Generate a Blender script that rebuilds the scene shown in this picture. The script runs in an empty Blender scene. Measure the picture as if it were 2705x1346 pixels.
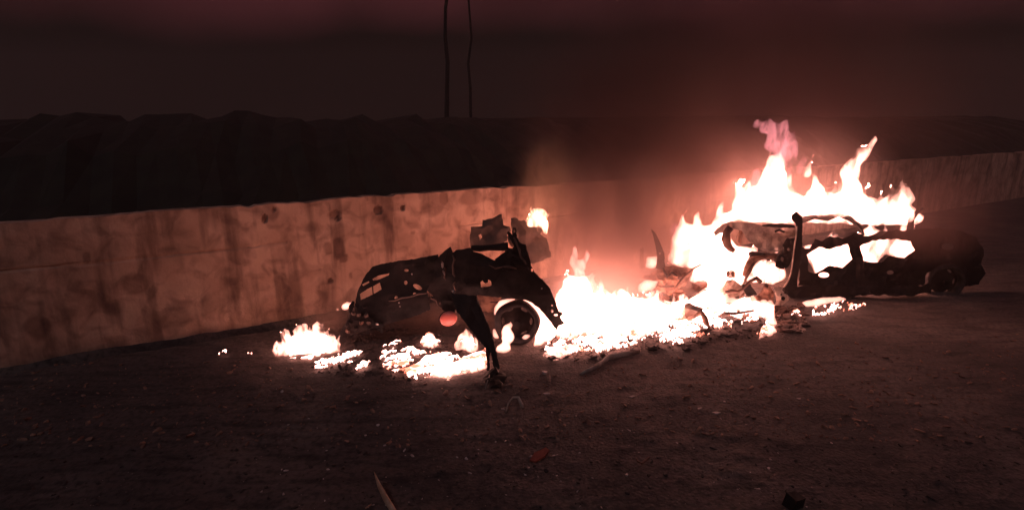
import bpy, bmesh, math, random
import numpy as np
from mathutils import Vector, Matrix, Euler
from mathutils.geometry import delaunay_2d_cdt

R = random.Random(11)
SC = bpy.context.scene
COL = SC.collection

# ------------------------------------------------------------------ camera
CAM_H, PITCH, F, CX, CY = 2.5, math.radians(14.0), 1444.0, 1352.5, 673.0
cd = bpy.data.cameras.new('camera'); cam = bpy.data.objects.new('camera', cd); COL.objects.link(cam)
cam.location = (0, 0, CAM_H); cam.rotation_euler = (math.radians(90) - PITCH, 0, 0)
cd.sensor_width = 36.0; cd.lens = F / 2705.0 * 36.0; cd.clip_start = 0.05; cd.clip_end = 900
SC.camera = cam

# ------------------------------------------------------------------ night sky
SKY_ROT, SKY_EL = math.radians(200), math.radians(-9)
w = bpy.data.worlds.new('World'); SC.world = w; w.use_nodes = True
nt = w.node_tree; nt.nodes.clear()
wo = nt.nodes.new('ShaderNodeOutputWorld'); bg = nt.nodes.new('ShaderNodeBackground'); bg2 = nt.nodes.new('ShaderNodeBackground')
sk = nt.nodes.new('ShaderNodeTexSky'); sk.sky_type = 'NISHITA'; sk.sun_disc = False
sk.sun_elevation = SKY_EL; sk.sun_rotation = SKY_ROT
add = nt.nodes.new('ShaderNodeAddShader')
tc = nt.nodes.new('ShaderNodeTexCoord'); nz = nt.nodes.new('ShaderNodeTexNoise'); nz.inputs['Scale'].default_value = 2.2
nz.inputs['Detail'].default_value = 3
rp = nt.nodes.new('ShaderNodeValToRGB')
rp.color_ramp.elements[0].position = .56; rp.color_ramp.elements[0].color = (.0012, .0012, .0008, 1)
rp.color_ramp.elements[1].position = 1.04; rp.color_ramp.elements[1].color = (.045, .0105, .0125, 1)
sx_ = nt.nodes.new('ShaderNodeSeparateXYZ'); nt.links.new(tc.outputs['Generated'], sx_.inputs[0])
el = nt.nodes.new('ShaderNodeMapRange'); el.interpolation_type = 'SMOOTHSTEP'; el.inputs['From Min'].default_value = .08; el.inputs['From Max'].default_value = .22; nt.links.new(sx_.outputs['Z'], el.inputs['Value'])
am = nt.nodes.new('ShaderNodeMath'); am.operation = 'MULTIPLY_ADD'; am.inputs[1].default_value = .5; nt.links.new(el.outputs['Result'], am.inputs[0]); nt.links.new(nz.outputs['Fac'], am.inputs[2])
nt.links.new(tc.outputs['Generated'], nz.inputs['Vector']); nt.links.new(am.outputs[0], rp.inputs['Fac'])
nt.links.new(rp.outputs['Color'], bg2.inputs['Color']); bg2.inputs['Strength'].default_value = 0.95
nt.links.new(sk.outputs['Color'], bg.inputs['Color']); bg.inputs['Strength'].default_value = 0.01
nt.links.new(bg.outputs[0], add.inputs[0]); nt.links.new(bg2.outputs[0], add.inputs[1]); nt.links.new(add.outputs[0], wo.inputs['Surface'])
sd = bpy.data.lights.new('foreground_fill', 'SUN'); foreground_fill = bpy.data.objects.new('foreground_fill', sd); COL.objects.link(foreground_fill)
sd.energy = 0.18; sd.angle = math.radians(12); sd.color = (.66, .86, 1.0)  # added bluish fill from behind the camera, lifts the dark foreground
foreground_fill.rotation_euler = (math.radians(38), 0, math.radians(-20))

SC.view_settings.view_transform = 'Standard'; SC.view_settings.look = 'None'
SC.view_settings.exposure = 0.5; SC.view_settings.gamma = 1; SC.view_settings.use_curve_mapping = False
cy = SC.cycles
cy.volume_bounces = 1; cy.max_bounces = 5; cy.diffuse_bounces = 3; cy.glossy_bounces = 2; cy.transparent_max_bounces = 16
cy.volume_step_rate = 1.0; cy.volume_max_steps = 256; cy.use_denoising = True; cy.sample_clamp_indirect = 6.0

# ------------------------------------------------------------------ projection helpers (photo point -> place)
CP, SP = math.cos(PITCH), math.sin(PITCH)
def ray(px, py):
    u = (px - CX) / F; v = (CY - py) / F
    return np.array([u, CP + v * SP, -SP + v * CP])
def G(px, py, z=0.0):
    d = ray(px, py); t = (z - CAM_H) / d[2]; return np.array([d[0] * t, d[1] * t, z])
def S(px, py, Y):
    d = ray(px, py); t = Y / d[1]; return np.array([d[0] * t, Y, CAM_H + d[2] * t])
def proj(P):
    P = np.asarray(P, float); x = P[..., 0]; y = P[..., 1]; z = P[..., 2] - CAM_H
    dep = y * CP - z * SP; up = y * SP + z * CP
    return CX + F * x / dep, CY - F * up / dep
def zoom(x0, y0, s):
    return lambda pts: [(x0 + a / s, y0 + b / s) for a, b in pts]
Z2 = zoom(880, 580, 2.7875); Z3 = zoom(1400, 400, 2.564); Z4 = zoom(690, 780, 3.628); Z5 = zoom(1400, 760, 3.529)
Z8 = zoom(1400, 640, 3.77); Z9 = zoom(1750, 700, 4.93); ZP = zoom(1860, 520, 4.274); ZR = zoom(1220, 540, 8.014)

# ------------------------------------------------------------------ numpy noise
def _h(ix, iy, iz, s):
    n = (ix.astype(np.int64) * 374761393 + iy.astype(np.int64) * 668265263 + iz.astype(np.int64) * 2147483647 + s * 1274126177) & 0xffffffff
    n = ((n ^ (n >> 13)) * 1274126177) & 0xffffffff
    n = ((n ^ (n >> 15)) * 2246822519) & 0xffffffff
    return ((n ^ (n >> 16)) & 0xffff) / 65535.0
def noise3(x, y, z, s=0):
    x = np.asarray(x, float); y = np.asarray(y, float) + 0 * x; z = np.asarray(z, float) + 0 * x
    ix, iy, iz = np.floor(x), np.floor(y), np.floor(z); fx, fy, fz = x - ix, y - iy, z - iz
    fx, fy, fz = [f * f * (3 - 2 * f) for f in (fx, fy, fz)]
    r = 0
    for a in (0, 1):
        for b in (0, 1):
            for c in (0, 1):
                r = r + _h(ix + a, iy + b, iz + c, s) * (fx if a else 1 - fx) * (fy if b else 1 - fy) * (fz if c else 1 - fz)
    return r
def fbm(x, y, z=0.0, o=4, s=0):
    r = 0; a = .5; t = 0
    for i in range(o):
        r = r + a * noise3(x, y, z, s + i); t += a; a *= .5; x, y, z = np.asarray(x) * 2.03 + 7.1, np.asarray(y) * 2.03 + 3.7, np.asarray(z) * 2.03 + 1.3
    return r / t

def inside(poly, X, Y):
    X = np.asarray(X, float); Y = np.asarray(Y, float); r = np.zeros(X.shape, bool); n = len(poly)
    for i in range(n):
        x1, y1 = poly[i]; x2, y2 = poly[(i + 1) % n]
        if y1 == y2: continue
        c = ((y1 > Y) != (y2 > Y)) & (X < (x2 - x1) * (Y - y1) / (y2 - y1) + x1)
        r ^= c
    return r

# ------------------------------------------------------------------ object helpers
def prop(o, label=None, cat=None, group=None, kind=None):
    if label: o['label'] = label
    if cat: o['category'] = cat
    if group: o['group'] = group
    if kind: o['kind'] = kind
    return o
def mesh_obj(name, V, Fc, mat=None, parent=None, smooth=False):
    V = np.asarray(V, float)
    if parent is not None: V = V - np.array(origin(parent))
    me = bpy.data.meshes.new(name); me.from_pydata([tuple(v) for v in V], [], [tuple(f) for f in Fc]); me.update()
    if smooth: me.polygons.foreach_set('use_smooth', [True] * len(me.polygons))
    if mat: me.materials.append(mat)
    o = bpy.data.objects.new(name, me); COL.objects.link(o)
    if parent is not None: o.parent = parent
    return o
ORI = {}
def origin(o):
    return ORI.get(o, (0, 0, 0))
def thing(name, label, cat, loc, group=None):
    o = bpy.data.objects.new(name, None); COL.objects.link(o); o.location = tuple(loc); o.empty_display_size = .2
    ORI[o] = tuple(float(v) for v in loc)
    return prop(o, label, cat, group)

def densify(poly, step, jit=0.0, closed=True):
    out = []; n = len(poly)
    for i in range(n if closed else n - 1):
        a = np.array(poly[i], float); b = np.array(poly[(i + 1) % n], float); L = np.linalg.norm(b - a); k = max(1, int(L / step))
        for j in range(k):
            p = a + (b - a) * j / k
            if jit and j: p = p + np.array([R.uniform(-jit, jit), R.uniform(-jit, jit)])
            out.append((p[0], p[1]))
    return out

def tri2d(outline, holes, step, jit):
    """triangulate an outline with holes, with inner points; returns 2-d points and triangles"""
    loops = [densify(outline, step, jit)] + [densify(h, step, jit * .6) for h in holes]
    pts, edges = [], []
    for lp in loops:
        b = len(pts); pts += lp; edges += [(b + i, b + (i + 1) % len(lp)) for i in range(len(lp))]
    xs = [p[0] for p in loops[0]]; ys = [p[1] for p in loops[0]]
    gx, gy = np.meshgrid(np.arange(min(xs), max(xs), step * 1.3), np.arange(min(ys), max(ys), step * 1.3))
    gx = gx.ravel() + np.array([R.uniform(-.3, .3) * step for _ in range(gx.size)]); gy = gy.ravel() + np.array([R.uniform(-.3, .3) * step for _ in range(gy.size)])
    m = inside(loops[0], gx, gy)
    for lp in loops[1:]: m &= ~inside(lp, gx, gy)
    ed = np.array(pts)
    for x, y in zip(gx[m], gy[m]):
        if ((ed[:, 0] - x) ** 2 + (ed[:, 1] - y) ** 2).min() > (step * .5) ** 2: pts.append((x, y))
    r = delaunay_2d_cdt([Vector(p) for p in pts], edges, [], 0, 1e-6)
    P = np.array([(v.x, v.y) for v in r[0]]); T = []
    for f in r[2]:
        c = P[list(f)].mean(0)
        if not inside(loops[0], c[:1], c[1:])[0]: continue
        if any(inside(lp, c[:1], c[1:])[0] for lp in loops[1:]): continue
        a, b, d = P[f[0]], P[f[1]], P[f[2]]
        if (b[0] - a[0]) * (d[1] - a[1]) - (b[1] - a[1]) * (d[0] - a[0]) < 0: f = [f[0], f[2], f[1]]
        T.append(list(f))
    return P, T

def thicken(P3, T, off):
    """P3 front points, off: vector per point to the back side"""
    n = len(P3); V = np.vstack([P3, P3 + off]); Fc = [tuple(t) for t in T] + [tuple(i + n for i in reversed(t)) for t in T]
    cnt = {}
    for t in T:
        for i in range(3):
            a, b = t[i], t[(i + 1) % 3]; cnt[(a, b)] = cnt.get((a, b), 0) + 1
    for (a, b) in cnt:
        if (b, a) not in cnt: Fc.append((b, a, a + n, b + n))
    return V, Fc

def sheet(name, outline, Y, mat, parent=None, holes=(), th=.012, crumple=.03, freq=4.0, step=7, jit=1.2, seed=0, smooth=False):
    """a bent metal sheet standing where its outline lies at depth Y (number or function of the photo point)"""
    P, T = tri2d(outline, list(holes), step, jit)
    fy = Y if callable(Y) else (lambda a, b: Y)
    Q = np.array([S(a, b, fy(a, b)) for a, b in P])
    if crumple:
        d = (fbm(Q[:, 0] * freq, Q[:, 2] * freq, seed * 3.1, 3, seed) - .5) * 2 * crumple
        f2 = (noise3(Q[:, 0] * freq * 3.5, Q[:, 2] * freq * 3.5, seed, seed + 9) - .5) * crumple * .5
        dirs = Q - np.array([0, 0, CAM_H]); dirs /= np.linalg.norm(dirs, axis=1)[:, None]
        Q = Q + dirs * (d + f2)[:, None]
    off = Q - np.array([0, 0, CAM_H]); off = off / np.linalg.norm(off, axis=1)[:, None] * th
    T = [[t[0], t[2], t[1]] for t in T]
    V, Fc = thicken(Q, T, off)
    return mesh_obj(name, V, [tuple(reversed(f)) for f in Fc], mat, parent, smooth)

def tube_geo(pts, rad, n=8, flat=1.0):
    pts = [np.array(p, float) for p in pts]; V = []; Fc = []
    if not hasattr(rad, '__len__'): rad = [rad] * len(pts)
    for i, p in enumerate(pts):
        d = pts[min(i + 1, len(pts) - 1)] - pts[max(i - 1, 0)]; d /= np.linalg.norm(d) + 1e-9
        up = np.array([0, 1, 0.01]); a = np.cross(d, up)
        if np.linalg.norm(a) < .1: a = np.cross(d, np.array([1, 0, 0]))
        a /= np.linalg.norm(a); b = np.cross(d, a)
        for k in range(n):
            t = 2 * math.pi * k / n; V.append(p + a * math.cos(t) * rad[i] + b * math.sin(t) * rad[i] * flat)
    for i in range(len(pts) - 1):
        for k in range(n):
            Fc.append((i * n + k, i * n + (k + 1) % n, (i + 1) * n + (k + 1) % n, (i + 1) * n + k))
    Fc.append(tuple(range(n - 1, -1, -1))); Fc.append(tuple((len(pts) - 1) * n + k for k in range(n)))
    return V, Fc
def tube(name, pts, rad, mat, parent=None, n=8, flat=1.0, smooth=True):
    V, Fc = tube_geo(pts, rad, n, flat); return mesh_obj(name, V, Fc, mat, parent, smooth)
def bent(a, b, k, j, seed=0):
    """points from a to b with k kinks of size j"""
    r = random.Random(seed); a = np.array(a, float); b = np.array(b, float)
    return [a + (b - a) * i / k + (np.array([r.uniform(-j, j) for _ in range(3)]) if 0 < i < k else 0) for i in range(k + 1)]

ICO = None
def ico(sub=1):
    bm = bmesh.new(); bmesh.ops.create_icosphere(bm, subdivisions=sub, radius=1.0)
    V = np.array([v.co[:] for v in bm.verts]); Fc = [[v.index for v in f.verts] for f in bm.faces]; bm.free(); return V, Fc
ICO1 = ico(1); ICO2 = ico(2)
def chunk_geo(c, s, seed, rough=.45, base=ICO1):
    r = random.Random(seed); V = base[0].copy(); V = V * (1 + np.array([[r.uniform(-rough, rough)] for _ in V]))
    V = np.clip(V, -.8, .8)
    M = np.array(Euler((r.uniform(-.5, .5), r.uniform(-.5, .5), r.uniform(0, 6.28))).to_matrix())
    return (V * np.array(s)) @ M.T + np.array(c), base[1]
def join(parts):
    V = []; Fc = []; b = 0
    for v, f in parts:
        V.append(np.asarray(v, float)); Fc += [tuple(i + b for i in q) for q in f]; b += len(v)
    return np.vstack(V), Fc
def box_geo(c, s, rot=(0, 0, 0), jit=0.0, seed=0):
    r = random.Random(seed)
    V = np.array([[x, y, z] for x in (-.5, .5) for y in (-.5, .5) for z in (-.5, .5)]) * np.array(s)
    V = V + np.array([[r.uniform(-jit, jit) for _ in range(3)] for _ in V])
    V = V @ np.array(Euler(rot).to_matrix()).T + np.array(c)
    return V, [(0, 1, 3, 2), (4, 6, 7, 5), (0, 4, 5, 1), (2, 3, 7, 6), (0, 2, 6, 4), (1, 5, 7, 3)]

# ------------------------------------------------------------------ materials
def mat_new(name):
    m = bpy.data.materials.new(name); m.use_nodes = True; return m, m.node_tree, m.node_tree.nodes['Principled BSDF']
def mottled(name, c1, c2, scale=6, rough=.7, metal=0.0, bump=.3, bscale=30, lo=.4, hi=.62, bdist=.01, detail=6):
    m, t, b = mat_new(name)
    co = t.nodes.new('ShaderNodeTexCoord'); n = t.nodes.new('ShaderNodeTexNoise'); n.inputs['Scale'].default_value = scale; n.inputs['Detail'].default_value = detail
    r = t.nodes.new('ShaderNodeValToRGB'); r.color_ramp.elements[0].position = lo; r.color_ramp.elements[1].position = hi
    r.color_ramp.elements[0].color = (*c1, 1); r.color_ramp.elements[1].color = (*c2, 1)
    n2 = t.nodes.new('ShaderNodeTexNoise'); n2.inputs['Scale'].default_value = bscale; n2.inputs['Detail'].default_value = 5
    bp = t.nodes.new('ShaderNodeBump'); bp.inputs['Strength'].default_value = bump; bp.inputs['Distance'].default_value = bdist
    t.links.new(co.outputs['Object'], n.inputs['Vector']); t.links.new(co.outputs['Object'], n2.inputs['Vector'])
    t.links.new(n.outputs['Fac'], r.inputs['Fac']); t.links.new(r.outputs['Color'], b.inputs['Base Color'])
    t.links.new(n2.outputs['Fac'], bp.inputs['Height']); t.links.new(bp.outputs['Normal'], b.inputs['Normal'])
    b.inputs['Roughness'].default_value = rough; b.inputs['Metallic'].default_value = metal
    return m
M_CHAR = mottled('charred_metal', (.004, .0035, .004), (.015, .010, .010), 5, .7, 0, .5, 22); M_CHAR.node_tree.nodes['Principled BSDF'].inputs['Specular IOR Level'].default_value = .22
M_SCORCH = mottled('scorched_metal', (.05, .025, .018), (.16, .08, .055), 6, .6, .1, .5, 25)
M_RUST = mottled('burnt_rust', (.10, .045, .03), (.28, .15, .10), 9, .75, 0, .5, 35)
M_ASH_LIT = mottled('ashen_lit_metal', (.25, .18, .15), (.48, .38, .31), 9, .75, 0, .5, 30)  # pale ash tone, also stands in for fire glow on the door skin
M_TYRE = mottled('burnt_tyre', (.008, .007, .008), (.03, .022, .024), 14, .85, 0, .6, 40)
M_STEEL = mottled('bare_steel', (.25, .22, .21), (.55, .5, .48), 9, .35, .7, .3, 40)
M_BARK = mottled('dark_bark', (.008, .007, .006), (.022, .016, .013), 8, .9, 0, .8, 25)
M_LEAF = mottled('dark_foliage', (.004, .006, .003), (.012, .014, .007), 3, .9, 0, .5, 9)
M_DEBRIS = mottled('charred_debris', (.012, .009, .009), (.05, .03, .025), 7, .85, 0, .5, 30)
M_LIGHT = mottled('pale_scrap', (.3, .24, .22), (.6, .5, .46), 12, .6, 0, .4, 40)
M_WOOD = mottled('split_wood', (.35, .2, .12), (.55, .36, .25), 12, .7, 0, .4, 60)
M_ORANGE = mottled('faded_red_plastic', (.25, .05, .03), (.42, .10, .06), 10, .55, 0, .3, 40)
M_TORN = mottled('hazed_brown_metal', (.05, .03, .024), (.12, .07, .052), 5, .7, 0, .5, 20)  # brown kept lighter to imitate smoke haze over bonnet and bulkhead
M_LENS, t_, b_ = mat_new('red_lens'); b_.inputs['Base Color'].default_value = (.62, .16, .13, 1); b_.inputs['Roughness'].default_value = .35
M_BURNTBLUE = mottled('scorched_blue', (.02, .018, .03), (.05, .04, .08), 6, .6, 0, .4, 25)

FLC = (1.0, .385, .29)
def flame_mat(name, s, col=FLC, nscale=0, sc=.0, step=.35):
    m = bpy.data.materials.new(name); m.use_nodes = True; t = m.node_tree; t.nodes.clear()
    o = t.nodes.new('ShaderNodeOutputMaterial'); v = t.nodes.new('ShaderNodeVolumePrincipled')
    v.inputs['Density'].default_value = sc; v.inputs['Color'].default_value = (.8, .5, .45, 1)
    v.inputs['Emission Color'].default_value = (*col, 1); v.inputs['Emission Strength'].default_value = s
    t.links.new(v.outputs[0], o.inputs['Volume'])
    if nscale:
        co = t.nodes.new('ShaderNodeTexCoord'); mp = t.nodes.new('ShaderNodeMapping'); mp.inputs['Scale'].default_value = (nscale, nscale, nscale * .38)
        mp.inputs['Rotation'].default_value = (0, .12, 0)
        n = t.nodes.new('ShaderNodeTexNoise'); n.inputs['Scale'].default_value = 1; n.inputs['Detail'].default_value = 3; n.inputs['Distortion'].default_value = 1.2
        r = t.nodes.new('ShaderNodeMapRange'); r.inputs['From Min'].default_value = .40; r.inputs['From Max'].default_value = .60
        r.inputs['To Min'].default_value = s * .05; r.inputs['To Max'].default_value = s * 1.8
        t.links.new(co.outputs['Object'], mp.inputs['Vector']); t.links.new(mp.outputs['Vector'], n.inputs['Vector'])
        t.links.new(n.outputs['Fac'], r.inputs['Value']); t.links.new(r.outputs['Result'], v.inputs['Emission Strength'])
        m.cycles.volume_step_rate = step
    else:
        m.cycles.homogeneous_volume = True
    return m
M_FLAME = flame_mat('fire_glow', 20, nscale=11)
M_FLAME_W = flame_mat('fire_glow_wisps', 17, nscale=5.5)
M_FLAME_P = flame_mat('fire_glow_pink', 2.6, (1.0, .30, .33), nscale=8)
def ember_mat(name, s, col=(1.0, .42, .33), heat=False):
    m = bpy.data.materials.new(name); m.use_nodes = True; t = m.node_tree; t.nodes.clear()
    o = t.nodes.new('ShaderNodeOutputMaterial'); e = t.nodes.new('ShaderNodeEmission'); e.inputs['Color'].default_value = (*col, 1); e.inputs['Strength'].default_value = s
    if heat:
        a = t.nodes.new('ShaderNodeAttribute'); a.attribute_name = 'burn_amount'; r = t.nodes.new('ShaderNodeValToRGB'); r.color_ramp.elements[0].color = (.10, .016, .010, 1); r.color_ramp.elements[1].color = (1, .44, .36, 1)
        r.color_ramp.elements[1].position = .85; k = r.color_ramp.elements.new(.3); k.color = (.42, .10, .06, 1); t.links.new(a.outputs['Fac'], r.inputs['Fac']); t.links.new(r.outputs['Color'], e.inputs['Color'])
    t.links.new(e.outputs[0], o.inputs['Surface']); return m
M_EMBER = ember_mat('burning_embers', 7.5, heat=True)
M_CORE = ember_mat('white_hot_bed_and_core', 5.5)

def smoke_mat(name, dens, col, absorb=(.5, .4, .4)):
    m = bpy.data.materials.new(name); m.use_nodes = True; t = m.node_tree; t.nodes.clear()
    o = t.nodes.new('ShaderNodeOutputMaterial'); v = t.nodes.new('ShaderNodeVolumePrincipled')
    v.inputs['Density'].default_value = dens; v.inputs['Color'].default_value = (*col, 1); v.inputs['Anisotropy'].default_value = .1
    t.links.new(v.outputs[0], o.inputs['Volume']); m.cycles.homogeneous_volume = True; return m

# ------------------------------------------------------------------ ground
WB = lambda x: 6.65 + (x + 3.22) * (8.51 - 6.65) / (.08 + 3.22)          # y of the wall's foot at x
WD = np.array([3.30, 1.86, 0]); WD = WD / np.linalg.norm(WD); WN = np.array([WD[1], -WD[0], 0])   # along the wall / towards the camera
W0 = np.array([-3.22, 6.65, 0])
def ground_z(x, y):
    z = (fbm(x * 1.1, y * 1.1, 0, 4, 3) - .5) * .06 + (fbm(x * 6, y * 6, 0, 4, 8) - .5) * .022
    z = z + np.maximum(fbm(x * 14, y * 14, 0, 2, 21) - .66, 0) * .05
    d = (x - W0[0]) * WN[0] + (y - W0[1]) * WN[1]                         # distance in front of the wall
    z = z - .20 * np.exp(-((d - .17) / .17) ** 2)
    return z
xs = np.concatenate([[-90, -60, -30, -18], np.arange(-11, 12.001, .045), [18, 30, 60, 90]])
ys = np.concatenate([[-60, -20, -6, -1], np.arange(.6, 4.0, .03), np.arange(4.0, 13.5, .045), [18, 26, 40, 90]])
gx, gy = np.meshgrid(xs, ys); near = (np.abs(gx) < 11.1) & (gy > .5) & (gy < 13.5)
gz = np.where(near, ground_z(gx, gy), -.02)
V = np.stack([gx.ravel(), gy.ravel(), gz.ravel()], 1); nx = len(xs); ii, jj = np.meshgrid(np.arange(nx - 1), np.arange(len(ys) - 1)); q = (jj * nx + ii).ravel()
M_SOIL, t, b = mat_new('scorched_soil')
co = t.nodes.new('ShaderNodeTexCoord')
def tn(sc, det=6, dist=0):
    n = t.nodes.new('ShaderNodeTexNoise'); n.inputs['Scale'].default_value = sc; n.inputs['Detail'].default_value = det; n.inputs['Distortion'].default_value = dist
    t.links.new(co.outputs['Object'], n.inputs['Vector']); return n
def ramp(src, stops):
    r = t.nodes.new('ShaderNodeValToRGB')
    while len(r.color_ramp.elements) < len(stops): r.color_ramp.elements.new(.5)
    for e, (p, c) in zip(r.color_ramp.elements, stops): e.position = p; e.color = (*c, 1) if len(c) == 3 else c
    t.links.new(src, r.inputs['Fac']); return r
n1 = tn(.9); r1 = ramp(n1.outputs['Fac'], [(.35, (.045, .034, .032)), (.52, (.08, .058, .052)), (.68, (.13, .098, .085))])
n2 = tn(22, 8); r2 = ramp(n2.outputs['Fac'], [(.32, (.35, .35, .35)), (.55, (1, 1, 1)), (.72, (1.0, 1.0, 1.0))])
mx = t.nodes.new('ShaderNodeMix'); mx.data_type = 'RGBA'; mx.blend_type = 'MULTIPLY'; mx.inputs[0].default_value = 1
t.links.new(r1.outputs['Color'], mx.inputs[6]); t.links.new(r2.outputs['Color'], mx.inputs[7])
vo = t.nodes.new('ShaderNodeTexVoronoi'); vo.inputs['Scale'].default_value = 26; t.links.new(co.outputs['Object'], vo.inputs['Vector'])
sp = t.nodes.new('ShaderNodeMath'); sp.operation = 'LESS_THAN'; sp.inputs[1].default_value = .09; t.links.new(vo.outputs['Distance'], sp.inputs[0])
n4 = tn(2.3, 3); gt = t.nodes.new('ShaderNodeMath'); gt.operation = 'GREATER_THAN'; gt.inputs[1].default_value = .56; t.links.new(n4.outputs['Fac'], gt.inputs[0])
mu = t.nodes.new('ShaderNodeMath'); mu.operation = 'MULTIPLY'; t.links.new(sp.outputs[0], mu.inputs[0]); t.links.new(gt.outputs[0], mu.inputs[1])
mps = t.nodes.new('ShaderNodeMapping'); mps.inputs['Scale'].default_value = (1.3, 6.5, 1); mps.inputs['Rotation'].default_value = (0, 0, -.25); t.links.new(co.outputs['Object'], mps.inputs['Vector'])
n5 = t.nodes.new('ShaderNodeTexNoise'); n5.inputs['Scale'].default_value = 1.4; n5.inputs['Detail'].default_value = 7; t.links.new(mps.outputs['Vector'], n5.inputs['Vector']); r5 = ramp(n5.outputs['Fac'], [(.36, (.45, .43, .43)), (.52, (1, 1, 1)), (.66, (1.0, .92, .85))])
mxs = t.nodes.new('ShaderNodeMix'); mxs.data_type = 'RGBA'; mxs.blend_type = 'MULTIPLY'; mxs.inputs[0].default_value = 1; t.links.new(mx.outputs[2], mxs.inputs[6]); t.links.new(r5.outputs['Color'], mxs.inputs[7])
mx2 = t.nodes.new('ShaderNodeMix'); mx2.data_type = 'RGBA'; t.links.new(mu.outputs[0], mx2.inputs[0]); t.links.new(mxs.outputs[2], mx2.inputs[6]); mx2.inputs[7].default_value = (.34, .27, .23, 1)
t.links.new(mx2.outputs[2], b.inputs['Base Color']); b.inputs['Roughness'].default_value = .93
bp = t.nodes.new('ShaderNodeBump'); bp.inputs['Strength'].default_value = .7; bp.inputs['Distance'].default_value = .02
n3 = tn(38, 8); t.links.new(n3.outputs['Fac'], bp.inputs['Height']); t.links.new(bp.outputs['Normal'], b.inputs['Normal'])
ground = prop(mesh_obj('ground', V, np.stack([q, q + 1, q + nx + 1, q + nx], 1).tolist(), M_SOIL, smooth=True), kind='structure')

# ------------------------------------------------------------------ wall
M_WALL, t, b = mat_new('stained_plaster')
co = t.nodes.new('ShaderNodeTexCoord'); mp = t.nodes.new('ShaderNodeMapping'); mp.inputs['Rotation'].default_value = (0, 0, -math.atan2(WD[1], WD[0])); t.links.new(co.outputs['Object'], mp.inputs['Vector'])
class _C: outputs = {'Object': mp.outputs['Vector']}
co = _C
a1 = tn(1.7, 7, .4); c1 = ramp(a1.outputs['Fac'], [(.30, (.36, .22, .155)), (.5, (.50, .31, .22)), (.7, (.62, .41, .30))])
ms = t.nodes.new('ShaderNodeMapping'); ms.inputs['Scale'].default_value = (5.5, 5.5, .75); t.links.new(mp.outputs['Vector'], ms.inputs['Vector'])
a2 = t.nodes.new('ShaderNodeTexNoise'); a2.inputs['Scale'].default_value = 1.0; a2.inputs['Detail'].default_value = 5; t.links.new(ms.outputs['Vector'], a2.inputs['Vector'])
c2 = ramp(a2.outputs['Fac'], [(.36, (.50, .46, .46)), (.52, (1, 1, 1))])
a3 = tn(4.5, 7, .8); c3 = ramp(a3.outputs['Fac'], [(.33, (.58, .54, .54)), (.54, (1, 1, 1)), (.66, (1.0, 1.0, 1.0))])
at = t.nodes.new('ShaderNodeAttribute'); at.attribute_name = 'stain'
def mult(A, B):
    m_ = t.nodes.new('ShaderNodeMix'); m_.data_type = 'RGBA'; m_.blend_type = 'MULTIPLY'; m_.inputs[0].default_value = 1; t.links.new(A, m_.inputs[6]); t.links.new(B, m_.inputs[7]); return m_.outputs[2]
k = mult(mult(c1.outputs['Color'], c2.outputs['Color']), c3.outputs['Color'])
cs = ramp(at.outputs['Fac'], [(0, (1, 1, 1)), (1, (.36, .29, .28))]); k = mult(k, cs.outputs['Color'])
t.links.new(k, b.inputs['Base Color']); b.inputs['Roughness'].default_value = .9
bp = t.nodes.new('ShaderNodeBump'); bp.inputs['Strength'].default_value = .6; bp.inputs['Distance'].default_value = .012
a4 = tn(24, 8); t.links.new(a4.outputs['Fac'], bp.inputs['Height']); t.links.new(bp.outputs['Normal'], b.inputs['Normal'])

def wall_uv(px, py):
    """photo point -> distance along the wall and height on its face"""
    d = ray(px, py); o = np.array([0, 0, CAM_H]); tt = np.dot(W0 - o, WN) / np.dot(d, WN); P = o + d * tt
    return np.dot(P - W0, WD), P[2]
WH = 1.47
uu = np.concatenate([np.arange(-9, 6.5, .022), np.arange(6.5, 24, .08)]); zz = np.concatenate([[-.35, -.1], np.arange(0, WH - .03, .022), [WH - .03, WH]])
U, Zw = np.meshgrid(uu, zz)
top = WH + (fbm(uu * 1.2, 0 * uu, 0, 3, 40) - .5) * .05 + (noise3(uu * 9, 0 * uu, 0, 41) - .5) * .014 - np.maximum(noise3(uu * 4.5, 0 * uu, 0, 44) - .78, 0) * .16
Zv = np.where(Zw > 0, Zw * (top / WH)[None, :], Zw)
dep = (fbm(U * 1.5, Zv * 1.5, 0, 4, 50) - .5) * .03 + (fbm(U * 9, Zv * 9, 0, 3, 55) - .5) * .012
jz = .955 + (fbm(U * 2, 0 * U, 0, 2, 60) - .5) * .035
dep -= .022 * np.exp(-((Zv - jz) / .012) ** 2) * (noise3(U * 1.3, 0 * U, 0, 61) > .38)
stain = np.zeros_like(U)
ZA = zoom(690, 400, 3.628)
def patch(zx, zy, rx, ry, st, dp=0.0, sq=2.0):
    px, py = ZA([(zx, zy)])[0]; u0, z0 = wall_uv(px, py); u1, z1 = wall_uv(px + rx / 3.628, py); u2, z2 = wall_uv(px, py + ry / 3.628)
    a, c = abs(u1 - u0), abs(z2 - z0)
    wob = (fbm(U * 9, Zv * 9, 0, 3, int(zx)) - .5) * 1.1
    e = (np.abs(U - u0) / a) ** sq + (np.abs(Zv - z0) / c) ** sq
    m = np.clip((1.15 - e + wob) / .5, 0, 1)
    global stain, dep
    stain = np.maximum(stain, m * st); dep = dep - m * dp
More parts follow.
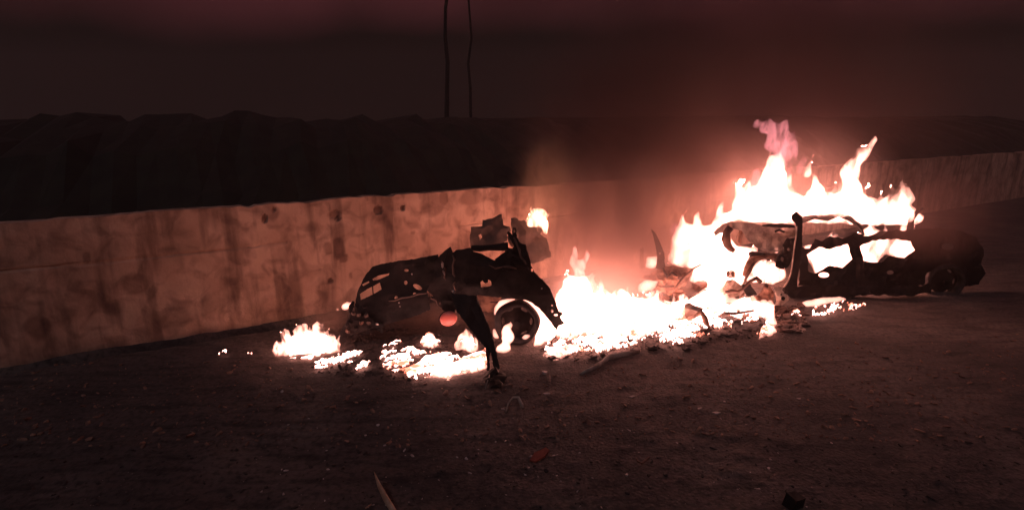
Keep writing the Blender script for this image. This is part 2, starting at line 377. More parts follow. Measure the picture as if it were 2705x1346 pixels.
for a in [(1640, 510, 110, 120, .55), (1750, 450, 45, 70, .75), (2020, 440, 110, 80, .5), (2230, 420, 45, 60, .5), (2020, 560, 60, 60, .35), (745, 930, 55, 105, .8, 0, 4), (640, 930, 38, 60, .6, 0, 4), (790, 1020, 45, 40, .7, 0, 4),
          (700, 610, 60, 45, .75, .025), (735, 640, 25, 25, 1, .03), (1120, 565, 45, 45, .8, .03), (1358, 540, 24, 26, 1, .04), (120, 555, 22, 25, .8, .02), (30, 640, 28, 50, 1, .03), (660, 1245, 26, 26, .9, .03),
          (1130, 610, 90, 60, .35), (250, 1000, 120, 90, .35), (1340, 870, 120, 90, .3), (110, 700, 60, 50, .35), (350, 1190, 70, 60, .35), (860, 1185, 20, 35, .6), (1450, 775, 22, 16, .6), (540, 500, 60, 25, .4), (1560, 420, 50, 60, .45),
          (920, 800, 70, 16, .4), (1360, 410, 16, 60, .4), (1010, 430, 10, 60, .5), (180, 640, 90, 60, .25), (480, 740, 60, 30, .3), (1220, 880, 50, 50, .35), (1780, 800, 50, 22, .35), (530, 900, 18, 50, .45)]:
    patch(*a)
rs = random.Random(5)
for _ in range(70):
    u0 = rs.choice([rs.uniform(-9, -.3), rs.uniform(4, 20)]); z0 = rs.uniform(.1, 1.4); a_, c_ = rs.uniform(.02, .16), rs.uniform(.03, .2)
    e = ((U - u0) / a_) ** 2 + ((Zv - z0) / c_) ** 2 + (fbm(U * 9, Zv * 9, 0, 2, _) - .5) * 1.2
    stain = np.maximum(stain, np.clip((1.1 - e) / .5, 0, 1) * rs.uniform(.25, .7))
P = W0 + U[..., None] * WD + (dep)[..., None] * WN; P[..., 2] = Zv
nr, nc = U.shape; V = P.reshape(-1, 3); i_, j_ = np.meshgrid(np.arange(nc - 1), np.arange(nr - 1)); q = (j_ * nc + i_).ravel()
Fw = np.stack([q, q + 1, q + nc + 1, q + nc], 1).tolist()
nb = len(V); back = W0 + uu[:, None] * WD - .22 * WN; bt = back.copy(); bt[:, 2] = top - .01; bb = back.copy(); bb[:, 2] = -.35
V = np.vstack([V, bt, bb]); tr = (nr - 1) * nc
for i in range(nc - 1):
    Fw.append((tr + i, tr + i + 1, nb + i + 1, nb + i)); Fw.append((nb + i, nb + i + 1, nb + nc + i + 1, nb + nc + i))
wall = mesh_obj('boundary_wall', V, Fw, M_WALL, smooth=False)
sa = wall.data.attributes.new('stain', 'FLOAT', 'POINT'); sa.data.foreach_set('value', np.concatenate([stain.ravel(), np.zeros(2 * nc)]).astype(np.float32))
prop(wall, 'long low plastered wall with dark stains and pitted patches behind the fires', 'wall')

# ------------------------------------------------------------------ dark bank, trees behind the wall
bu = np.arange(-14, 34, .25); bd = np.array([-.23, -.6, -1.2, -2.2, -3.6, -5, -9, -30])
BU, BD = np.meshgrid(bu, bd)
hh = np.interp(-BD, [.23, .6, 1.2, 2.2, 3.6, 5, 9, 30], [1.1, 1.2, 1.5, 2.0, 2.35, 2.5, 2.4, .0]) + (fbm(BU * .9, BD * .9, 0, 4, 71) - .5) * .45 + (fbm(BU * 5, BD * 5, 0, 3, 73) - .5) * .35
hh[0] = 0.9
P = W0 + BU[..., None] * WD + BD[..., None] * WN; P[..., 2] = hh
nr, nc = BU.shape; i_, j_ = np.meshgrid(np.arange(nc - 1), np.arange(nr - 1)); q = (j_ * nc + i_).ravel()
prop(mesh_obj('hillside', P.reshape(-1, 3), np.stack([q, q + 1, q + nc + 1, q + nc], 1).tolist(), M_LEAF, smooth=False), kind='structure')
def tree(px, top_y, Y, r0, label, seed):
    b0 = S(px, 420, Y); b0[2] = 2.0
    rt = thing('bare_tree', label, 'tree', b0, 'bare trees behind the wall')
    rr = random.Random(seed); pts = [b0]
    for i in range(1, 12): pts.append(b0 + np.array([rr.uniform(-.06, .06) + .012 * i * (1 if seed % 2 else -1), rr.uniform(-.1, .1), .62 * i]))
    tube('trunk', pts, [r0 * (1 - i / 13) for i in range(12)], M_BARK, rt, 8)
    for i in range(8, 12):
        for s in (-1, 1):
            p = pts[i - 1]; e = p + np.array([s * rr.uniform(.3, 1.0), rr.uniform(-.4, .4), rr.uniform(.4, .9)])
            tube('branch', bent(p, e, 4, .07, seed * 10 + i), [r0 * .32, r0 * .25, r0 * .18, r0 * .12, r0 * .05], M_BARK, rt, 5)
tree(1185, 0, 14.5, .065, 'bare dark tree trunk behind the wall, the thicker of the two', 3)
tree(1250, 0, 14.8, .042, 'thin bare tree trunk behind the wall, right of the thicker one', 4)

# ------------------------------------------------------------------ first wreck
o1 = G(1190, 930)
W = thing('burnt_car_wreck', 'blackened torn front of a burnt-out car with one wheel, in front of the wall', 'car', (o1[0], 5.85, 0))
def circ(zx, zy, rx, ry, n=12, ang=0):
    c, s = math.cos(ang), math.sin(ang)
    return [(zx + rx * math.cos(t) * c - ry * math.sin(t) * s, zy + rx * math.cos(t) * s + ry * math.sin(t) * c) for t in [2 * math.pi * k / n for k in range(n)]]
panel = [(290, 345), (350, 326), (450, 308), (620, 284), (735, 262), (772, 255), (790, 300), (800, 400), (745, 470), (690, 520), (705, 580), (716, 660), (620, 702), (520, 732), (400, 768), (340, 788), (250, 790), (165, 780), (150, 700), (165, 590), (178, 535), (215, 450), (250, 390)]
ph = [[(290, 436), (330, 412), (415, 393), (408, 410), (340, 438), (294, 447)], [(213, 477), (262, 452), (268, 461), (222, 487)], [(197, 548), (262, 505), (345, 462), (356, 512), (290, 550), (203, 590)],
      circ(540, 373, 17, 10), circ(535, 463, 13, 15), circ(622, 495, 36, 17, 12, .45), circ(600, 545, 13, 10), circ(465, 575, 14, 14)]
sheet('front_panel', Z2(panel), lambda a, b: 5.92 + ((a - 1020) / 260) ** 2 * .25 - (b - 720) * .0006, M_CHAR, W, [Z2(h) for h in ph], .02, .035, 4, 5, .9, 1)
# ribs inside the lamp opening, seen through it
tube('rib', [S(*Z2([(288, 470)])[0], 5.97), S(*Z2([(300, 590)])[0], 5.97)], .008, M_SCORCH, W)
sheet('lower_trim', Z2([(20, 890), (62, 812), (112, 735), (148, 700), (170, 690), (260, 720), (330, 760), (380, 775), (350, 800), (300, 790), (240, 815), (180, 830), (130, 850), (95, 870)]),
      lambda a, b: 5.80, M_CHAR, W, [Z2(circ(120, 712, 12, 7)), Z2(circ(205, 745, 7, 10)), Z2(circ(160, 790, 8, 10))], .03, .06, 6, 5, 2.2, 2)
tube('torn_bracket', bent(S(*Z2([(150, 600)])[0], 5.85), S(*Z2([(110, 800)])[0], 5.75), 6, .02, 4), [.012, .03, .02, .035, .02, .03, .012], M_CHAR, W, 6)
tube('torn_bracket', bent(S(*Z2([(310, 760)])[0], 5.85), S(*Z2([(365, 830)])[0], 5.8), 4, .02, 5), [.03, .035, .03, .035, .012], M_CHAR, W, 6)
body = [(760, 290), (800, 250), (865, 198), (882, 240), (905, 222), (1010, 206), (1035, 235), (1058, 240), (1092, 250), (1140, 275), (1185, 298), (1250, 268), (1300, 230), (1400, 200), (1432, 240), (1455, 330), (1482, 385), (1540, 440), (1480, 520),
        (1400, 560), (1340, 565), (1220, 556), (1060, 552), (1045, 585), (900, 600), (880, 665), (800, 660), (790, 600), (740, 565), (690, 520), (740, 420)]
sheet('inner_panel', Z2(body), lambda a, b: 5.78 - .1 * math.sin((a - 1120) / 90), M_CHAR, W, [Z2([(1085, 460), (1100, 445), (1120, 468), (1145, 440), (1162, 450), (1166, 480), (1150, 508), (1115, 514), (1088, 495)]),
      Z2(circ(1405, 291, 10, 11)), Z2(circ(1465, 370, 8, 11))], .02, .05, 3.5, 5, 1.2, 3)
fend = [(1240, 380), (1340, 372), (1482, 385), (1540, 440), (1600, 508), (1638, 600), (1660, 672), (1695, 690), (1672, 712), (1702, 765), (1660, 780), (1645, 815), (1618, 780), (1590, 740), (1560, 700), (1510, 645), (1460, 608), (1410, 588), (1340, 580), (1270, 575), (1200, 570), (1060, 552), (1060, 520), (1180, 480)]
sheet('fender', Z2(fend), lambda a, b: 5.60 + ((a - 1390) / 110) ** 2 * .10 + max(0, (b - 780)) * .0008, M_CHAR, W, [Z2(circ(1612, 672, 9, 12)), Z2(circ(1640, 700, 14, 7)), Z2(circ(1612, 630, 5, 7))], .02, .03, 4, 5, .8, 6)
# beam over the triangular gap and the mangled upright
tube('cross_beam', [S(*Z2([p])[0], 5.76) for p in [(1015, 208), (1080, 212), (1150, 205), (1220, 202), (1290, 196)]], [.03, .036, .032, .04, .05], M_CHAR, W, 7)
tube('rail', [S(*Z2([p])[0], 5.77) for p in [(1200, 300), (1250, 262), (1300, 228)]], [.02, .018, .02], M_CHAR, W, 6)
sheet('upright', Z2([(1278, 96), (1292, 84), (1318, 110), (1322, 62), (1345, 58), (1352, 128), (1380, 170), (1420, 182), (1432, 240), (1458, 330), (1440, 350), (1330, 330), (1270, 260), (1262, 222), (1290, 205), (1320, 212), (1330, 195), (1300, 140)]),
      5.72, M_CHAR, W, [Z2([(1326, 70), (1340, 70), (1342, 92), (1328, 96)])], .05, .06, 5, 5, 1.5, 8)
tube('bent_strip', [S(*Z2([p])[0], 5.66) for p in [(1284, 120), (1300, 160), (1322, 196)]], [.010, .016, .014], M_RUST, W, 6, .4)
# hanging strut that reaches the ground
def legY(a, b): return 5.62 - max(0, b - 760) / 243 * .66
leg = [(870, 540), (1050, 560), (1062, 610), (1105, 682), (1150, 800), (1182, 900), (1205, 985), (1226, 1095), (1200, 1105), (1180, 1080), (1166, 1000), (1160, 945), (1154, 1000), (1152, 1110), (1132, 1112), (1128, 1010), (1122, 945), (1050, 855), (1000, 790), (958, 735), (905, 668)]
sheet('hanging_strut', Z2(leg), legY, M_CHAR, W, [], .05, .05, 4, 5, 1.2, 9)
sheet('strut_fold', Z2([(1010, 640), (1060, 640), (1110, 760), (1150, 880), (1178, 985), (1196, 1080), (1186, 1082), (1160, 980), (1120, 880), (1070, 770)]), lambda a, b: legY(a, b) - .03, M_CHAR, W, [], .02, .02, 5, 5, 1, 12)
V, Fc = join([chunk_geo(G(1303 + dx, 1000 + dy) + np.array([0, 0, .04]), (sx, sy, sz), 30 + i) for i, (dx, dy, sx, sy, sz) in enumerate([(0, 0, .10, .08, .06), (14, 10, .08, .09, .05), (-14, 14, .07, .07, .04), (4, 22, .09, .07, .035), (24, 0, .06, .06, .03)])])
mesh_obj('strut_foot', V, Fc, M_CHAR, W)
tube('wire', [G(1283, 1026, .02), G(1286, 1012, .06), G(1292, 995, .07), G(1296, 980, .04)], .007, M_ASH_LIT, W, 5)
for k, (zx, zy) in enumerate([(170, 640), (150, 690), (190, 700), (130, 760), (210, 760), (240, 700), (175, 800), (110, 820), (260, 760), (230, 640)]):
    V, Fc = chunk_geo(S(*Z2([(zx, zy)])[0], 5.76), (.035, .03, .028), 500 + k, .5); mesh_obj('torn_clip', V, Fc, [M_CHAR, M_SCORCH, M_TORN][k % 3], W)
for k, (p, q_) in enumerate([((800, 300), (830, 440)), ((850, 230), (800, 420)), ((880, 260), (900, 520)), ((1060, 330), (1350, 360)), ((1300, 240), (1440, 360)), ((1330, 130), (1420, 330)), ((720, 560), (800, 650)), ((1190, 300), (1300, 380)), ((320, 620), (690, 540))]):
    tube('torn_seam', bent(S(*Z2([p])[0], 5.70 if p[0] > 700 else 5.88), S(*Z2([q_])[0], 5.68 if p[0] > 700 else 5.86), 6, .018, 60 + k), [.006, .012, .010, .014, .010, .012, .006], [M_SCORCH, M_CHAR, M_TORN][k % 3], W, 6)
# bare metal and lens
sheet('sleeve', Z2([(800, 590), (880, 600), (905, 660), (870, 672), (835, 668), (808, 668)]), 5.66, M_CHAR, W, [], .04, .03, 5, 5, 1, 14)
def ellipsoid(name, c, r, mat, parent, rot=(0, 0, 0), sub=ICO2):
    V = sub[0] * np.array(r); V = V @ np.array(Euler(rot).to_matrix()).T + np.array(c); return mesh_obj(name, V, sub[1], mat, parent, True)
ICO3 = ico(3)
c = S(*Z2([(850, 727)])[0], 5.6); prop(ellipsoid('round_lens', c, (.098, .045, .083), M_LENS, W, (0, -.45, 0), ICO3), 'round pink-red lens hanging under the torn panel')
tube('lens_rim', [c + np.array([.1 * math.cos(t), .02, .085 * math.sin(t) + .02 * math.cos(t)]) for t in [k * .42 for k in range(2, 9)]], .012, M_CHAR, W, 5)
for zx, zy, s in [(805, 335, (.022, .012, .05)), (815, 390, (.012, .01, .04)), (885, 530, (.016, .012, .03)), (1125, 452, (.03, .03, .03)), (580, 400, (.012, .01, .012)), (485, 610, (.012, .01, .012)), (492, 637, (.01, .01, .01)), (325, 768, (.025, .02, .018)), (1535, 505, (.012, .01, .012)), (1485, 425, (.01, .01, .014))]:
    V, Fc = chunk_geo(S(*Z2([(zx, zy)])[0], 5.62 if zx > 700 else 5.78), s, int(zx), .25)
    mesh_obj('bare_metal_edge' if zx != 1125 else 'bolt_head', V, Fc, M_STEEL if zx != 1125 else M_CHAR, W)
sheet('sill_rail', Z2([(1060, 556), (1240, 572), (1225, 600), (1150, 605), (1215, 618), (1205, 690), (1100, 672), (1085, 640), (1075, 600)]), 6.05, M_RUST, W, [], .05, .03, 6, 5, 1.5, 16)
sheet('inner_arch', Z2([(1085, 650), (1190, 680), (1200, 760), (1215, 860), (1180, 860), (1150, 780), (1110, 700)]), 6.1, M_SCORCH, W, [], .05, .05, 5, 6, 1, 17)
# torn bonnet and firewall standing behind, half lost in smoke
sheet('torn_bonnet', ZR([(190, 470), (430, 455), (440, 325), (640, 290), (740, 240), (845, 198), (870, 330), (880, 430), (1010, 470), (1040, 560), (960, 620), (960, 760), (860, 830), (640, 880), (380, 900), (180, 880), (165, 700), (185, 600)]),
      6.45, M_TORN, W, [ZR([(350, 650), (400, 620), (430, 690), (380, 760)])], .03, .12, 3, 6, 1.5, 20)
sheet('bulkhead', ZR([(1040, 290), (1170, 285), (1200, 330), (1330, 330), (1420, 440), (1560, 460), (1620, 420), (1710, 540), (1660, 620), (1800, 720), (1850, 900), (1900, 1100), (1500, 1250), (1200, 1100), (1060, 800), (1050, 480)]),
      6.6, M_TORN, W, [], .25, .12, 3, 6, 2, 21)
# wheel
wc = S(1366, 851, 5.86); RW = .262
def wheel(name_t, parent, wc, RW, yaw=0.0, mt=M_TYRE, mr=M_CHAR):
    def place(V): return V @ np.array(Euler((0, 0, yaw)).to_matrix()).T + wc
    n, m = 40, 10; V = []; Fc = []
    for i in range(n):
        a = 2 * math.pi * i / n; rr = RW - .035 + .006 * math.sin(5 * a + 1)
        for j in range(m):
            bb = 2 * math.pi * j / m; V.append(((rr + .035 * math.cos(bb)) * math.cos(a), .075 * math.sin(bb), (rr + .035 * math.cos(bb)) * math.sin(a)))
            Fc.append((i * m + j, i * m + (j + 1) % m, ((i + 1) % n) * m + (j + 1) % m, ((i + 1) % n) * m + j))
    mesh_obj('tyre', place(np.array(V)), Fc, mt, parent, True)
    r2 = RW - .05; out = circ(0, 0, r2, r2, 40); hs = []
    for k in range(6):
        a = k * math.pi / 3; cxx, cyy = .76 * r2 * math.cos(a), .76 * r2 * math.sin(a)
        hs.append(circ(cxx, cyy, .018, .045, 10, a))
    P, T = tri2d(out, hs, .022, 0)
    rad = np.hypot(P[:, 0], P[:, 1]); yy = -.03 * np.cos(rad / r2 * 3.6) + .01
    Q = np.stack([P[:, 0], yy, P[:, 1]], 1); V, Fc = thicken(place(Q), T, np.array([0, .012, 0])); rim = mesh_obj('rim', V, Fc, mr, parent)
    V, Fc = tube_geo([(0, -.055, 0), (0, .05, 0)], [.035, .045], 12); mesh_obj('hub', place(np.array(V)), Fc, mr, parent)
WHL = bpy.data.objects.new('wheel', None); COL.objects.link(WHL); WHL.parent = W; ORI[WHL] = ORI[W]
wheel('wheel', WHL, wc, RW)

# ------------------------------------------------------------------ second wreck, right
W2 = thing('burning_car_wreck', 'collapsed car shell burning fiercely at the right end of the wall', 'car', (4.2, 7.6, 0))
pil = [(985, 205), (1040, 160), (1105, 215), (1112, 330), (1106, 560), (1090, 700), (1062, 860), (1050, 960), (1060, 1040), (960, 1060), (880, 1050), (925, 980), (960, 920), (985, 800), (1000, 650), (1020, 500), (1045, 400), (1035, 310), (985, 245)]
sheet('door_pillar', ZP(pil), 7.40, M_CHAR, W2, [], .09, .03, 3, 6, 1, 31)
prop(tube('pillar_edge', [S(*p, 7.36) for p in ZP([(1050, 330), (1040, 440), (1022, 560), (1005, 700), (985, 850), (950, 950), (900, 1020)])], .010, M_ASH_LIT, W2, 5), None)
sheet('window_rail', ZP([(650, 318), (760, 298), (900, 300), (1020, 318), (1030, 352), (900, 345), (760, 340), (660, 330)]), 7.5, M_CHAR, W2, [], .05, .03, 4, 5, .8, 32)
sheet('door_skin', ZP([(300, 290), (420, 280), (540, 290), (660, 330), (860, 342), (1030, 360), (1030, 440), (950, 450), (900, 520), (860, 610), (760, 640), (640, 600), (560, 545), (480, 470), (420, 380), (330, 360)]), lambda a, b: 7.62, M_ASH_LIT, W2,  # pale metal here imitates the glow falling on the door
      [ZP(circ(860, 392, 45, 18))], .04, .09, 4, 6, 1.2, 33)
tube('door_handle', [S(*p, 7.5) for p in ZP([(800, 390), (850, 372), (905, 395)])], .016, M_CHAR, W2, 6)
sheet('roof_skin', ZP([(105, 400), (150, 350), (230, 300), (320, 275), (380, 300), (330, 350), (230, 385), (130, 440)]), 7.7, M_ASH_LIT, W2, [], .03, .06, 4, 6, 1.5, 34)
tube('arch_strip', [S(*p, 7.6) for p in ZP([(300, 340), (255, 400), (245, 470), (262, 540), (300, 585), (340, 610)])], [.06, .055, .07, .06, .045, .03], M_SCORCH, W2, 7, .4)
tube('arch_strip', [S(*p, 7.65) for p in ZP([(430, 380), (405, 440), (395, 500), (415, 530)])], [.04, .04, .035, .02], M_RUST, W2, 6, .4)
sheet('seat_frame', ZP([(940, 460), (1030, 470), (1010, 560), (990, 660), (975, 740), (940, 800), (860, 810), (800, 780), (820, 700), (870, 620), (900, 520)]), 7.55, M_CHAR, W2, [ZP(circ(880, 700, 18, 25)), ZP(circ(950, 590, 14, 18))], .10, .12, 5, 6, 2.5, 35)
tube('suspension_arm', [S(*p, 7.3) for p in ZP([(800, 670), (700, 655), (620, 690), (560, 700), (510, 740), (480, 800), (450, 890)])], [.05, .045, .04, .045, .04, .035, .025], M_RUST, W2, 7)
tube('suspension_arm', [S(*p, 7.28) for p in ZP([(560, 740), (520, 830), (460, 940)])], [.02, .025, .018], M_SCORCH, W2, 6)
tube('suspension_arm', [S(*p, 7.25) for p in ZP([(680, 640), (600, 640), (540, 640), (510, 650)])], [.02, .03, .035, .03], M_CHAR, W2, 6)
tube('coil_spring', [S(300 / 4.274 + 1860 + 10 * math.cos(t), 722 + 5 * math.sin(t) + t * .6 - 4, 7.4) for t in [k * .5 for k in range(40)]], .010, M_RUST, W2, 5)
sheet('battery_tray', ZP([(420, 990), (520, 975), (560, 1040), (600, 1100), (490, 1120), (450, 1060)]), 7.0, M_CHAR, W2, [], .14, .04, 4, 6, 1.2, 36)
sheet('gearbox_casing', ZP([(520, 1130), (600, 1110), (630, 1080), (700, 965), (740, 1000), (790, 1080), (790, 1190), (700, 1200), (640, 1165), (540, 1180)]), 7.02, M_RUST, W2, [], .16, .10, 6, 6, 2, 37)
sheet('engine_casting', ZP([(785, 1020), (870, 1005), (885, 1080), (940, 1100), (955, 1160), (900, 1200), (870, 1240), (800, 1235), (815, 1150)]), 6.95, M_ASH_LIT, W2, [ZP(circ(893, 1145, 24, 24)), ZP(circ(870, 1100, 12, 12))], .12, .05, 6, 5, 1.2, 38)
sheet('casting_shadow_block', ZP([(860, 1080), (930, 1080), (930, 1180), (860, 1180)]), 7.1, M_CHAR, W2, [], .08, .02, 6, 8, 1, 39).name = 'casting_hole_shade'  # dark block added behind the casting, stands in for shade in its holes
tube('bent_pipe', [S(*p, 7.0) for p in ZP([(240, 1075), (310, 1060), (380, 1068), (430, 1045), (520, 950), (590, 915), (640, 960)])], [.02, .025, .02, .02, .025, .03, .03], M_SCORCH, W2, 6)
tube('bent_pipe', [S(*p, 7.0) for p in ZP([(405, 1140), (455, 1075)])], .012, M_RUST, W2, 5)
# sill, floor and rear of the shell, beyond the pillar
sheet('sill', ZP([(880, 1050), (1060, 1010), (1200, 1000), (1700, 990), (2300, 1000), (2560, 985), (2560, 1080), (2300, 1120), (1900, 1100), (1500, 1140), (1200, 1150), (1000, 1160), (950, 1110)]), 7.45, M_CHAR, W2, [], .12, .10, 3, 10, 3, 40)
sheet('rear_quarter', ZP([(1090, 600), (1110, 560), (1190, 580), (1250, 470), (1330, 500), (1420, 440), (1560, 470), (1700, 400), (1850, 440), (2010, 380), (2300, 370), (2620, 350), (2900, 380), (3080, 470), (3160, 600), (3130, 760), (3180, 860), (3100, 990), (2930, 1010), (2900, 880), (2780, 790), (2640, 780), (2520, 860), (2480, 1000), (2200, 1020), (1700, 1000), (1200, 1010), (1060, 1000), (1075, 800)]),
      lambda a, b: 7.6 + ((a - 2330) / 300) ** 2 * .18, M_CHAR, W2, [ZP([(1160, 650), (1300, 560), (1420, 590), (1620, 530), (1670, 700), (1560, 800), (1420, 770), (1260, 860), (1180, 840)]), ZP([(1760, 560), (1900, 490), (2150, 470), (2330, 500), (2380, 600), (2260, 690), (2100, 660), (2000, 740), (1800, 720)]), ZP(circ(1350, 880, 60, 30)), ZP(circ(2750, 560, 70, 40)), ZP(circ(2100, 850, 40, 25))], .04, .12, 3, 9, 3, 41)
tube('roof_rail', [S(*p, 7.75) for p in ZP([(1100, 260), (1250, 225), (1400, 235), (1520, 200), (1640, 240), (1760, 330), (1800, 430)])], [.05, .035, .05, .03, .04, .03, .02], M_CHAR, W2, 6)
tube('roof_rail', [S(*p, 7.75) for p in ZP([(2320, 400), (2340, 250), (2420, 150), (2470, 130)])], [.05, .04, .03, .015], M_CHAR, W2, 6)
WH2 = bpy.data.objects.new('wheel', None); COL.objects.link(WH2); WH2.parent = W2; ORI[WH2] = ORI[W2]
wheel('wheel', WH2, S(1860 + 2700 / 4.274, 520 + 960 / 4.274, 7.7), .29)
# smaller things by the second wreck
MG = thing('curved_mudguard', 'dark curved mudguard standing on end in the smoke, left of the big blaze', 'mudguard', S(1742, 712, 6.98))
gY = 6.98
sheet('mudguard_skin', Z3([(818, 520), (845, 545), (880, 610), (910, 690), (915, 790), (880, 800), (852, 790), (862, 720), (850, 640), (835, 575)]), gY, M_CHAR, MG, [Z3(circ(880, 690, 4, 6))], .10, .03, 4, 5, .8, 50)
sheet('mudguard_stay', Z3([(745, 660), (772, 650), (776, 780), (760, 800), (745, 780)]), gY + .2, M_SCORCH, MG, [], .05, .02, 4, 5, .8, 51)

# charred pieces lying in the middle of the fire: each a thing
def chunk(name, label, cat, px, py, sz, mat, seed, z=None, rough=.35, group=None, base=ICO2):
    g = G(px, py); z = sz[2] * .5 if z is None else z
    V, Fc = chunk_geo(g + np.array([0, 0, z]), sz, seed, rough, base)
    V = V - g; o = mesh_obj(name, V, Fc, mat); o.location = tuple(g); return prop(o, label, cat, group)
TY = G(1700, 800)[1]
FP = thing('collapsed_floor_pan', 'torn floor pan lying tilted between the mudguard and the big blaze', 'car part', G(1760, 800))
sheet('floor_skin', Z3([(735, 850), (800, 835), (900, 770), (1000, 778), (1105, 795), (1080, 850), (1060, 900), (1000, 930), (1060, 960), (940, 975), (900, 950), (850, 945), (880, 880), (800, 870)]), 7.02, M_RUST, FP, [Z3([(870, 915), (920, 900), (990, 905), (960, 920), (900, 922)]), Z3([(985, 858), (1020, 845), (1055, 855), (1020, 872)])], .05, .14, 5, 5, 2, 60)
tube('floor_rib', [S(*p, 6.95) for p in Z3([(1160, 765), (1110, 790), (1040, 850), (1000, 900), (960, 960)])], [.005, .010, .014, .014, .010], M_SCORCH, FP, 6)
tube('floor_rib', [S(*p, 6.97) for p in Z3([(900, 790), (930, 850), (960, 820), (1010, 850)])], [.012, .02, .02, .012], M_CHAR, FP, 6)
for i, (px, py, sz, mt, lab, cat) in enumerate([
    (1845, 762, (.20, .12, .08), M_SCORCH, 'dark charred lump on the fire right of the floor pan', 'lump'),
    (1752, 790, (.10, .08, .06), M_SCORCH, 'small scorched lump in the pale ash below the floor pan', 'lump'),
    (1790, 790, (.10, .08, .05), M_RUST, 'rust brown lump in the pale ash, second below the floor pan', 'lump'),
    (1772, 812, (.20, .10, .04), M_RUST, 'flat rust-red scrap lying in the middle of the fire', 'scrap'),
    (1680, 860, (.10, .06, .03), M_SCORCH, 'small dark scrap alone in the white of the ground fire', 'scrap'),
    (1826, 846, (.15, .12, .16), M_ASH_LIT, 'rounded tan drum at the front edge of the ground fire', 'drum'),
    (1925, 785, (.22, .10, .20), M_ASH_LIT, 'pale square block standing in flames before the second wreck', 'block'),
    (1960, 840, (.25, .12, .05), M_RUST, 'long brown scrap on the embers below the engine casting', 'scrap')]):
    chunk('charred_' + cat, lab, cat, px, py, sz, mt, 200 + i)
tube_o = tube('bent_bar', [G(1872, 870, .0), G(1862, 840, .18), G(1851, 822, .26), G(1835, 835, .18), G(1820, 840, .10)], [.03, .035, .03, .022, .02], M_RUST, None, 6)
prop(tube_o, 'bent brown bar arching out of the embers beside the tan drum', 'bar')
prop(tube('bent_bar', [G(1895, 838, .05), G(1915, 826, .15), G(1940, 828, .16), G(1990, 820, .12)], .018, M_SCORCH, None, 6), 'thin bent bar lying across embers, right of the arched one', 'bar')
prop(tube('bent_bar', [G(1455, 905, 0.01), G(1461, 896, .12), G(1468, 890, .2)], .012, M_SCORCH, None, 6), 'short rod standing in the ground below the fender tip', 'bar')

# ------------------------------------------------------------------ fire shapes
def remesh(V, Fc, vox, disp=.03, fr=5.0, seed=0, smooth=2):
    me = bpy.data.meshes.new('tmp'); me.from_pydata([tuple(v) for v in V], [], [tuple(f) for f in Fc]); me.update()
    o = bpy.data.objects.new('tmp', me); COL.objects.link(o)
    md = o.modifiers.new('r', 'REMESH'); md.mode = 'VOXEL'; md.voxel_size = vox
    ms = o.modifiers.new('s', 'SMOOTH'); ms.factor = .6; ms.iterations = smooth
    dg = bpy.context.evaluated_depsgraph_get(); dg.update(); ev = o.evaluated_get(dg); m2 = bpy.data.meshes.new_from_object(ev)
    bpy.data.objects.remove(o); bpy.data.meshes.remove(me)
    n = len(m2.vertices); c = np.empty(n * 3); m2.vertices.foreach_get('co', c); c = c.reshape(-1, 3)
    nn = np.empty(n * 3); m2.vertices.foreach_get('normal', nn); nn = nn.reshape(-1, 3)
    d = (fbm(c[:, 0] * fr, c[:, 1] * fr, c[:, 2] * fr * .45, 4, seed) - .5) * 2 * disp
    c = c + nn * d[:, None] * np.array([1, 1, .5])
    up = np.maximum(c[:, 2:3], 0)
    sway = np.stack([(fbm(c[:, 2] * 4, c[:, 0] * 2, 0, 2, seed + 5) - .5), (fbm(c[:, 2] * 4, c[:, 1] * 2, 0, 2, seed + 6) - .5), np.zeros(n)], 1)
    c = c + sway * np.minimum(up, 1) * .12
    m2.vertices.foreach_set('co', c.ravel()); m2.update(); m2.polygons.foreach_set('use_smooth', [True] * len(m2.polygons)); return m2
def edge_dist(P, poly):
    E = np.array(densify(poly, 4)); return np.sqrt(((P[:, None, :] - E[None]) ** 2).sum(-1)).min(1)
def prism(poly, Y0, Y1, step=8, jit=2.0, soft=16.0):
    """flame body standing on its outline, thick in the middle and thin towards its edge"""
    P, T = tri2d(poly, [], step, jit); d = edge_dist(P, poly); k = .10 + .90 * (1 - np.exp(-d / soft)); k *= .6 + .8 * noise3(P[:, 0] / 14, P[:, 1] / 30, 0, 77)
    Ym = (Y0 + Y1) / 2; M_ = np.array([S(a, b, Ym) for a, b in P]); h = M_ * 0; h[:, 1] = (Y1 - Y0) / 2 * k * 1.3
    return thicken(M_ - h, [[t[0], t[2], t[1]] for t in T], 2 * h)
def slab(poly, h, step=10, z0=-.05, soft=22.0):
    P, T = tri2d(poly, [], step, 1.5); A = np.array([G(a, b, 0) for a, b in P]); A[:, 2] = z0
    d = edge_dist(P, poly); k = .25 + .75 * (1 - np.exp(-d / soft)); k *= .5 + 1.0 * noise3(A[:, 0] * 6, A[:, 1] * 6, 0, 78)
    off = np.zeros_like(A); off[:, 2] = h * k - z0
    return thicken(A, T, off)
def licks(poly, Y, n, hmin, hmax, r, lean=.15, seed=0):
    """narrow tongues rising from the upper edge of an outline"""
    rr_ = random.Random(seed); out = []; E = densify(poly, 6); top = []
    for i in range(len(E)):
        x, y = E[i]
        if inside(poly, np.array([x]), np.array([y + 6.0]))[0] and not inside(poly, np.array([x]), np.array([y - 6.0]))[0]: top.append((x, y))
    for k in range(n):
        x, y = rr_.choice(top); h = hmin + (hmax - hmin) * rr_.random() ** 1.6
        out.append(tongue(x + rr_.uniform(-3, 3), y + 8, Y + rr_.uniform(-.12, .12), h, r * rr_.uniform(.5, 1.3), lean * rr_.uniform(-1, 1.6), rr_.randint(0, 9999)))
    return out
